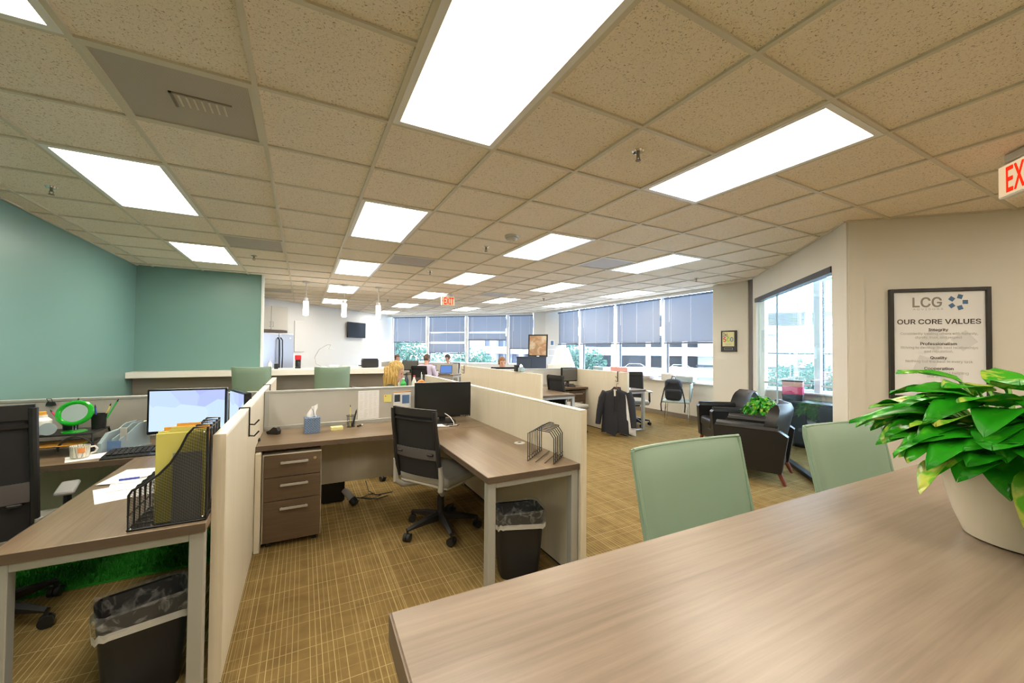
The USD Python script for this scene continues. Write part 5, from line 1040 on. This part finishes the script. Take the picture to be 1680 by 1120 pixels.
person('person with only the top of the head showing at the first far window', (2.62, 12.90, 0), math.radians(205), 'short', 'brown_hair', 'shirt_white', .1, 0, False, -.08)

# ================================================================ FAR WORKSTATIONS
partition('low cream partition right of the long one, below the white shade', 4.93, 5.62, 7.58, 7.62, 1.11)
def diag(nm, lab, cat, loc, rz=math.radians(-45)): return thing(nm, lab, cat, loc, rz)
t = diag('cubicle_partition', 'far pale partition below the first two windows', 'partition', (3.1, 11.9, 0)); part(t, 'panel', BX(-1.3, 1.3, -.02, .02, .01, 1.0), M['panel_grey'], False); part(t, 'top_cap', BX(-1.3, 1.3, -.022, .022, 1.0, 1.02), M['alu'], False)
t = diag('work_table', 'far desk carrying the two open laptops', 'desk', (3.25, 10.95, 0), math.radians(-42)); part(t, 'top', BX(-1.0, .75, -.32, .32, .705, .742, .003), M['desk_x'])
for x in (-.97, .70): part(t, 'leg_frame', MB().box(x, x + .04, -.3, -.26, 0, .705).box(x, x + .04, .26, .3, 0, .705).box(x + .001, x + .039, -.27, .27, .66, .704), M['frame_silver'], False)
def laptop(lab, loc, rz, scr):
    t = thing('laptop', lab, 'laptop', loc, rz); part(t, 'base', BX(-.17, .17, -.12, .12, 0, .018, .003), M['black']); Tl = TM([0, .12, .012]) @ RM(-.25, [1, 0, 0])
    part(t, 'lid', MB().add(MB().box(-.17, .17, -.006, .006, 0, .23, .003).get(), Tl), M['black']); part(t, 'screen', MB().add(MB().box(-.158, .158, -.0075, -.0055, .014, .218).get(), Tl), M[scr], False); part(t, 'keys', BX(-.15, .15, -.03, .10, .018, .0195), M['grey_plastic'], False)
laptop('left laptop with a pale screen before the man in lilac', (3.15, 10.98, .743), math.radians(-28), 'laptop_lit_pale'); laptop('right laptop with a blue screen before the man in lilac', (3.50, 10.62, .743), math.radians(-32), 'laptop_lit')
t = thing('paper_cup', 'white paper cup by the blue laptop', 'cup', (3.28, 10.63, .743)); part(t, 'cup', MB().lathe([(0, 0), (.03, 0), (.04, .10), (0, .10)], 16), M['ceramic']); part(t, 'lid', MB().lathe([(0, .10), (.042, .10), (.04, .115), (0, .118)], 16), M['black'])
t = thing('water_bottle', 'clear bottle on the far desk left of the man in lilac', 'bottle', (2.50, 11.35, .743)); part(t, 'bottle', MB().lathe([(0, 0), (.033, 0), (.034, .13), (.014, .17), (.014, .19), (0, .19)], 16), M['holder_blue']); part(t, 'cap', MB().lathe([(0, .19), (.016, .19), (.016, .21), (0, .21)], 12), M['white'])
monitor('dark monitor left of the man in lilac', (2.72, 11.38, .743), math.radians(-30), .46, .28, .08, scr='screen_grey')
monitor('black monitor top peeking over the long partition', (3.50, 6.98, .743), math.radians(160), .50, .27, .085)
l_desk('hidden desk behind the long cream partition', 3.245, 4.838, 8.5, 6.9, -1, wing=.62, depth=.6)
monitor('grey monitor on the far brown desk beside the dark chair', (4.64, 6.36, DZ), .12, .40, .275, .085, scr='screen_grey')
t = thing('desk_phone', 'black phone in front of the grey far monitor', 'phone', (4.55, 6.20, DZ), -.4); part(t, 'base', MB().side([(-.08, 0), (.08, 0), (.08, .05), (-.08, .015)], -.08, .08), M['black']); part(t, 'handset', MB().tube([(-.06, -.07, .03), (-.06, 0, .05), (-.06, .08, .06)], .016, 8), M['black'])
solo('paper_stack', BX(-.15, .15, -.11, .11, 0, .03, .003), M['paper'], 'white papers on the far brown desk left of the dark chair', 'paper', (3.75, 6.25, DZ), .2)
t = thing('wall_caddy', 'black caddy hooked over the long cream partition', 'caddy', (3.22, 5.88, PT + .001), 0); part(t, 'box', BX(-.05, .05, -.045, .045, 0, .10, .003), M['black']); part(t, 'rim', BX(-.052, .052, -.047, .047, .10, .108), M['black_gloss'], False)
t = thing('tissue_pack', 'pale blue tissue pack beside the black caddy', 'tissue pack', (3.22, 5.76, PT + .001), 0); part(t, 'pack', BX(-.04, .04, -.05, .05, 0, .07, .01), M['holder_blue']); part(t, 'tissue', MB().tube([(0, 0, .07), (0, .01, .10), (.01, .03, .125)], [.035, .03, .008], 8), M['tissue'])
# shelf of small things right of the blonde woman
t = thing('low_shelf', 'low shelf beside the blonde woman holding bottles and cards', 'shelf', (1.24, 5.30, 0)); part(t, 'body', BX(-.24, .28, -.16, .16, 0, .86, .004), M['drawer']); part(t, 'top', BX(-.25, .29, -.17, .17, .86, .885, .003), M['desk_x'])
SZ = .886
def bottle(lab, x, y, mt, cap, h_=.20, r=.03):
    q = thing('bottle', lab, 'bottle', (x, y, SZ)); part(q, 'bottle', MB().lathe([(0, 0), (r, 0), (r * 1.05, h_ * .6), (r * .45, h_ * .8), (r * .45, h_ * .9), (0, h_ * .9)], 18), M[mt]); part(q, 'cap', MB().lathe([(0, h_ * .9), (r * .5, h_ * .9), (r * .5, h_), (0, h_)], 14), M[cap])
bottle('green bottle on the shelf beside the blonde woman', 1.16, 5.22, 'green_card', 'white', .18, .035); bottle('dark bottle behind the green one beside the blonde woman', 1.23, 5.36, 'cabinet_dark', 'black', .23, .03); bottle('white bottle on the shelf, right of the dark bottle', 1.30, 5.22, 'white', 'red', .21, .028)
t = thing('greeting_card', 'white card standing by the green bottle', 'card', (1.06, 5.22, SZ), .2); part(t, 'card', MB().box(-.05, .05, -.001, .001, 0, .19, T=RM(.12, [1, 0, 0])).box(-.05, .05, -.001, .001, 0, .19, T=TM([0, .045, 0]) @ RM(.12, [1, 0, 0]) if False else TM([0, .05, 0]) @ RM(.15, [1, 0, 0])), M['paper'], False); part(t, 'picture', MB().box(-.035, .035, -.003, -.0015, .02, .10, T=RM(.12, [1, 0, 0])), M['holder_blue'], False)
t = thing('toy_ring', 'orange and white ring toy on the shelf near the monitor', 'toy', (1.40, 5.25, SZ + .075), .3); part(t, 'ring', MB().add(trimesh.creation.torus(.055, .02, major_sections=24, minor_sections=10), RM(PI / 2, [1, 0, 0])), M['orange']); part(t, 'ball', MB().ball((0, 0, 0), .034, 2), M['white'])
t = thing('folder_stand', 'teal papers fanned out behind the ring toy', 'folder', (1.45, 5.38, SZ), -.3); part(t, 'folder', MB().side([(-.10, 0), (.10, 0), (.12, .16), (.02, .21)], -.006, .006), M['teal']); part(t, 'sheet', MB().side([(-.08, 0), (.09, 0), (.05, .24), (-.03, .23)], -.014, -.008), M['paper'])
# cabinet, map, papers on the column
t = thing('storage_cabinet', 'dark two-door cabinet below the framed map', 'cabinet', (6.02, 10.15, 0), math.radians(-31)); part(t, 'body', BX(-.43, .43, -.22, .22, 0, 1.21, .004), M['cabinet_dark']); part(t, 'top', BX(-.44, .44, -.235, .225, 1.21, 1.235, .003), M['cabinet_dark'])
for a, b in ((-.42, -.003), (.003, .42)): part(t, 'door', BX(a, b, -.232, -.22, .04, 1.19, .003), M['cabinet_dark'])
t = thing('framed_map', 'tan map in a black frame standing on the dark cabinet', 'framed map', (6.13, 9.98, 1.236), math.radians(-48)); Tm = RM(-.06, [1, 0, 0])
part(t, 'frame', MB().add(MB().box(-.30, .30, -.014, .014, 0, .66, .004).get(), Tm), M['frame_black'])
mapm = usdkit.material(stage, L + 'map_print', {'tc': ('texture_coordinate', {}), 'n': ('noise_texture', {'scale': 5.0, 'detail': 7.0, 'distortion': .8}), 'r': ('rgb_ramp', {'ramp': [(.30, (.20, .27, .13)), (.42, (.36, .18, .09)), (.52, (.42, .28, .17)), (.62, (.50, .42, .30))]}), 'p': ('principled_bsdf', {'roughness': .5})}, [('tc.object', 'n.vector'), ('n.fac', 'r.fac'), ('r.color', 'p.base_color')], surface='p.BSDF')
part(t, 'map', MB().add(MB().box(-.255, .255, -.017, -.012, .045, .615).get(), Tm), mapm, False); part(t, 'tag', MB().add(MB().box(-.02, .05, -.03, -.014, .0, .03).get(), Tm), M['paper'], False)
for lab, off, z, w_, h_, mt in [('small photo taped on the far column', .235, 1.66, .15, .19, 'holder_deep'), ('pale sheet taped under the photo on the far column', .22, 1.36, .26, .22, 'print_ghost')]:
    d = np.array([.34, -.42]) / math.hypot(.34, .42); p = np.array([6.86, 10.72]) + d * off
    t = thing('taped_sheet', lab, 'paper', (p[0] - .002 * .78, p[1] - .002 * .63, z), math.atan2(-.42, .34)); part(t, 'sheet', BX(-w_ / 2, w_ / 2, -.003, 0, -h_ / 2, h_ / 2), M['paper'], False); part(t, 'print', BX(-w_ / 2 + .03, w_ / 2 - .03, -.0045, -.003, -h_ / 2 + .03, h_ / 2 - .03), M[mt], False)
t = thing('floor_lamp', 'large white tapered lampshade beyond the jacket partition', 'lamp', (5.92, 8.42, 0)); part(t, 'shade', MB().lathe([(.36, .93), (.155, 1.50), (.150, 1.50), (.355, .93)], 4 * 9), M['white']); part(t, 'pole', MB().bar((0, 0, .02), (0, 0, 1.3), .014), M['silver']); part(t, 'base', MB().lathe([(0, 0), (.16, 0), (.15, .025), (0, .03)], 28), M['silver']); part(t, 'spider', MB().bar((-.15, 0, 1.49), (.15, 0, 1.49), .004).bar((0, -.15, 1.49), (0, .15, 1.49), .004), M['silver'])
# jacket on a hanger
t = thing('suit_jacket', 'dark suit jacket hanging low on the cream partition', 'jacket', (4.70, 5.10, 0), math.radians(-62))
def garment(y0, th, zt, zb, ws, wb):
    P, Q = [], []
    for k in range(15):
        s = k / 14.0; z = zt + (zb - zt) * s
        w = ws * math.sqrt(min(1, s / .10)) if s < .10 else ws + (wb - ws) * (s - .1) / .9
        r = [(x * w, y0 - (th * math.sqrt(max(.04, 1 - x * x)) + .010 * math.sin(9 * x + 2 * s) * s), z - (.03 * x * x if k == 14 else 0)) for x in np.linspace(-1, 1, 15)]
        r2_ = [(x * w, y0 + th * .6 * math.sqrt(max(.04, 1 - x * x)), z) for x in np.linspace(-1, 1, 15)]
        P.append(r); Q.append(r2_)
    return MB().slab(np.array(P), np.array(Q))
part(t, 'body', garment(0, .07, .80, .07, .215, .265), M['suit'], 50)
for s_ in (-1, 1):
    part(t, 'sleeve', MB().tube([(s_ * .20, 0, .74), (s_ * .25, -.01, .62), (s_ * .285, -.03, .40), (s_ * .31, -.045, .18)], [.055, .062, .055, .045], 12), M['suit'])
    part(t, 'lapel', MB().prism([(s_ * .02, .78), (s_ * .085, .74), (s_ * .07, .60), (s_ * .012, .42)], 0, .012, TM([0, -.075, 0]) @ RM(PI / 2, [1, 0, 0])), M['black_cloth'])
part(t, 'tail', MB().prism([(.0, .42), (.03, .14), (-.02, .02), (-.17, .05), (-.18, .2)], 0, .015, TM([.03, -.07, 0]) @ RM(PI / 2, [1, 0, 0])), M['suit'])
part(t, 'collar', MB().tube([(-.07, -.03, .77), (-.05, .03, .81), (.05, .03, .81), (.07, -.03, .77)], .018, 8), M['suit']); part(t, 'neck_tag', BX(-.025, .03, -.078, -.070, .68, .79, .004), M['ceramic'], label='pale shirt collar')
part(t, 'hanger', MB().tube([(-.16, 0, .74), (0, 0, .81), (.16, 0, .74)], .008, 8).tube([(0, 0, .81), (0, 0, .86), (.015, 0, .89), (.03, 0, .88)], .004, 6), M['wood_foot'])
t = thing('white_shirt', 'white shirt hanging behind the suit jacket', 'shirt', (4.77, 4.94, 0), math.radians(-62)); part(t, 'body', garment(0, .03, .72, .07, .12, .16), M['shirt_white'], 50); part(t, 'collar', MB().tube([(-.05, -.01, .70), (0, .02, .74), (.05, -.01, .70)], .015, 8), M['shirt_white'])
# desk right of the jacket
solo('paper_stack', BX(-.13, .13, -.10, .10, 0, .025, .003), M['paper'], 'papers on the desk end right of the jacket', 'paper', (5.15, 5.45, DZ), .1)
t = thing('highlighter', 'lime highlighter on the desk end right of the jacket', 'marker', (5.03, 5.32, DZ + .012), .6); part(t, 'barrel', MB().bar((-.06, 0, 0), (.05, 0, 0), .012), M['leaf_c']); part(t, 'cap', MB().bar((.05, 0, 0), (.08, 0, 0), .012), M['green_card'])
# window sill things
def sill_box(lab, y, w_, h_, mt, d_=.14, z=.801, top=None):
    q = thing('sill_box', lab, 'box', (7.13 - d_ / 2 + .04, y, z), math.radians(-90)); part(q, 'body', BX(-w_ / 2, w_ / 2, -d_ / 2, d_ / 2, 0, h_ * .8, .003), M[mt]); part(q, 'lid', BX(-w_ / 2 - .003, w_ / 2 + .003, -d_ / 2 - .003, d_ / 2 + .003, h_ * .8, h_, .003), M[top or mt])
sill_box('white paper box on the sill left of the backpack', 6.05, .34, .15, 'light_grey', top='paper'); sill_box('low stack of grey magazines on the sill above the backpack', 5.62, .42, .12, 'holder_blue', top='light_grey'); sill_box('flat brown case on the sill behind the mesh chair', 6.75, .42, .06, 'grey_plastic', top='salmon')
sill_box('pinkish file box on the sill above the jacket', 7.55, .60, .22, 'salmon'); sill_box('pale blue tray on the sill left of the pinkish box', 8.35, .40, .20, 'holder_blue'); sill_box('teal flat box on the sill near the column', 9.7, .5, .12, 'teal', top='holder_blue')
# side chair with backpack
t = thing('side_chair', 'pale green side chair on thin metal legs under the window', 'chair', (6.70, 5.50, 0), math.radians(35)); part(t, 'seat', rbox_mesh(-.26, .26, -.23, .28, .42, .455, .012), M['sage_seat'])
P = np.array([[(x * .25, -.21 - .05 * (z - .45) + .03 * x * x - .03, z) for x in np.linspace(-1, 1, 9)] for z in np.linspace(.47, .80, 6)]); part(t, 'back', MB().slab(P, P + [0, -.02, 0]), M['sage_seat'], 40)
for s_ in (-1, 1):
    for y in (-.19, .21): part(t, 'leg', MB().bar((s_ * .20, y, .42), (s_ * .22, y * 1.12, 0), .008), M['chrome'])
    part(t, 'back_post', MB().tube([(s_ * .205, -.2, .42), (s_ * .205, -.245, .47), (s_ * .20, -.275, .72)], .008, 6), M['chrome'])
part(t, 'brace', MB().bar((-.21, .22, .30), (.21, .22, .30), .006).bar((-.21, -.2, .25), (.21, -.2, .25), .006), M['chrome'])
t = thing('backpack', 'black backpack sitting on the pale green side chair', 'backpack', (6.64, 5.56, .456), math.radians(128)); m = rbox_mesh(-.165, .165, -.10, .10, 0, .42, .095).get(); m = m.subdivide(); m.vertices += .012 * (meshkit.fbm(m.vertices * 14, 3, 4) - .5)[:, None]; part(t, 'bag', m, M['black_cloth'], True); part(t, 'front_pocket', rbox_mesh(-.15, .15, .06, .16, .01, .22, .05), M['black_cloth']); part(t, 'handle', MB().tube([(-.04, 0, .42), (-.03, 0, .47), (.03, 0, .47), (.04, 0, .42)], .008, 6), M['black'])
for s_ in (-1, 1): part(t, 'strap', MB().tube([(s_ * .09, .10, .37), (s_ * .16, .16, .24), (s_ * .20, .20, .06), (s_ * .22, .30, -.06), (s_ * .21, .305, -.2)], .012, 6), M['black_cloth'])

# ================================================================ OUTSIDE
struct('ground', BX(-60, 140, 17, 150, -5.2, -5.0), M['asphalt'], 'asphalt ground outside, one storey below', smooth=False)
struct('ground_right', BX(8.5, 140, -60, 17, -5.2, -5.0), M['asphalt'], 'asphalt ground outside the right windows', smooth=False)
def tree(lab, x, y, zc, rx, rz_, n, seed):
    t = thing('tree', lab, 'tree', (x, y, -5)); r = random.Random(seed); m = []
    blobs = [(r.uniform(-.6, .6) * rx, r.uniform(-.6, .6) * rx, r.uniform(-.6, .6) * rz_, r.uniform(.35, .6)) for _ in range(9)]
    V = []
    for k in range(n):
        bx, by, bz, br = r.choice(blobs); d = np.array([r.gauss(0, 1), r.gauss(0, 1), r.gauss(0, 1)]); d /= np.linalg.norm(d); c = np.array([bx, by, bz + zc + 5]) + d * br * np.array([rx, rx, rz_]) * r.random() ** .33
        u = np.array([r.gauss(0, 1), r.gauss(0, 1), r.gauss(0, .6)]); u /= np.linalg.norm(u); v = np.cross(u, [r.gauss(0, 1), r.gauss(0, 1), r.gauss(0, 1)]); v /= np.linalg.norm(v); s = r.uniform(.09, .17)
        V += [c - u * s, c + v * s * .5, c + u * s, c - v * s * .5]
    V = np.array(V); b = np.arange(n)[:, None] * 4; F = np.vstack([b + [0, 1, 2], b + [0, 2, 3]])
    part(t, 'foliage', trimesh.Trimesh(V, F, process=False), M['foliage'], False, kind='stuff')
    part(t, 'trunk', MB().tube([(0, 0, 0), (.05, 0, 2), (.0, .1, zc + 5)], [.18, .14, .06], 8), M['bark'])
    for k in range(4): part(t, 'branch', MB().tube([(0, 0, 2.5 + .5 * k), (blobs[k][0] * .7, blobs[k][1] * .7, blobs[k][2] * .6 + zc + 5)], [.07, .03], 6), M['bark'])
for a in [('green tree outside the leftmost far window', 5.2, 23, .3, 2.6, 2.6, 7000, 1), ('green tree outside the second far window', 9.2, 22.5, -.2, 2.4, 2.0, 6000, 2), ('low green tree outside the third far window', 13.2, 20.5, -1.1, 2.2, 1.6, 5000, 3), ('green tree outside the fourth far window', 15.5, 21.5, .2, 2.2, 2.2, 5000, 4), ('pale green tree beyond the glass office window', 26.5, 13.2, -1.6, 3.4, 2.3, 7000, 5), ('second tree low outside the office window', 24, 10.2, -2.4, 3.0, 2.0, 5000, 6)]: tree(*a)
# parking garage
GD = 62.0; ga = math.radians(48)
t = thing('parking_garage', 'white multi-level parking garage across the street', 'parking garage', (GD * math.sin(ga), GD * math.cos(ga), 0), -ga)
for k in range(-2, 3):
    z = .15 + 3.0 * k
    part(t, 'parapet', BX(-32, 24, 0, .3, z + .55, z + 1.75), M['concrete'], False); part(t, 'deck', BX(-32, 24, .3, 12, z + .5, z + .8), M['concrete'], False)
for k in range(12): part(t, 'column', BX(-31.6 + 5 * k, -30.9 + 5 * k, .1, .9, -5, 7.5), M['concrete'], False)
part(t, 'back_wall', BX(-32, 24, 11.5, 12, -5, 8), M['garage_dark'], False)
part(t, 'ramp', MB().add(trimesh.convex.convex_hull(np.array([(2, -.2, -1.9), (24, -.2, -3.2), (2, -.2, -.8), (24, -.2, -2.1), (2, .0, -1.9), (24, .0, -3.2), (2, .0, -.8), (24, .0, -2.1)]))), M['concrete'], False)
def car(lab, x, y, z, mt):
    c, s = math.cos(-ga), math.sin(-ga); o = (GD * math.sin(ga) + c * x - s * y, GD * math.cos(ga) + s * x + c * y, z); q = thing('car', lab, 'car', o, -ga)
    part(q, 'body', MB().add(MB().side([(-2.2, .3), (2.2, .3), (2.25, .75), (1.3, .9), (.7, 1.4), (-1.1, 1.42), (-1.8, .95), (-2.25, .85)], -.85, .85).get(), rot(PI / 2)), M[mt], 25); part(q, 'window_band', MB().add(MB().side([(1.1, .92), (.66, 1.34), (-1.05, 1.36), (-1.6, .96)], -.86, .86).get(), rot(PI / 2)), M['screen_dark'], False)
    for a in (-1.4, 1.4):
        for b in (-.8, .8): part(q, 'wheel', MB().add(trimesh.creation.cylinder(.33, .2, sections=18), TM([a, b, .33]) @ RM(PI / 2, [1, 0, 0])), M['black'])
for lab, x, y, k, mt in [('dark car on the garage deck outside the second right window', -9.5, 3.5, -1, 'cabinet_dark'), ('grey car on the garage deck near the pilaster window', 3.0, 3.2, -1, 'steel'), ('white car on the garage deck behind the jacket window', -3.5, 3.4, -1, 'white'), ('pale car further right on the garage deck', 8.5, 3.2, -1, 'steel')]: car(lab, x, y, .15 + 3.0 * k + .80 + .002, mt)
t = thing('office_block', 'pale office block with a grey roof box beyond the glass office', 'building', (58, 26.5, 0), math.radians(-64)); part(t, 'wall', BX(-14, 14, 0, 12, -5, 3.6), M['concrete'], False); part(t, 'roof_box', BX(-1.5, 3.6, 2, 8, 3.6, 5.0), M['garage_dark'], False)
for k in range(9):
    for z in (-2.2, .2, 2.0): part(t, 'window', BX(-12 + 2.8 * k, -11.4 + 2.8 * k, -.05, 0, z, z + .5), M['holder_blue'], False)
part(t, 'rail', MB().box(-14, 14, -1.2, -1.1, 1.1, 1.3).box(-14, 14, -1.2, -1.1, -.9, -.6), M['dark_metal'], False)
t = thing('glass_tower', 'pale lilac tower with vertical fins beyond the third far window', 'building', (33, 62, 0), math.radians(-28)); part(t, 'core', BX(-5.5, 5.5, 0, 8, -5, 30), pm('tower_lilac', (.17, .17, .22), .4), False)
for k in range(10): part(t, 'fin', BX(-5.4 + 1.2 * k, -5.0 + 1.2 * k, -.4, 0, -5, 30), pm('tower_fin_%d' % k, (.34, .34, .38), .5), False)
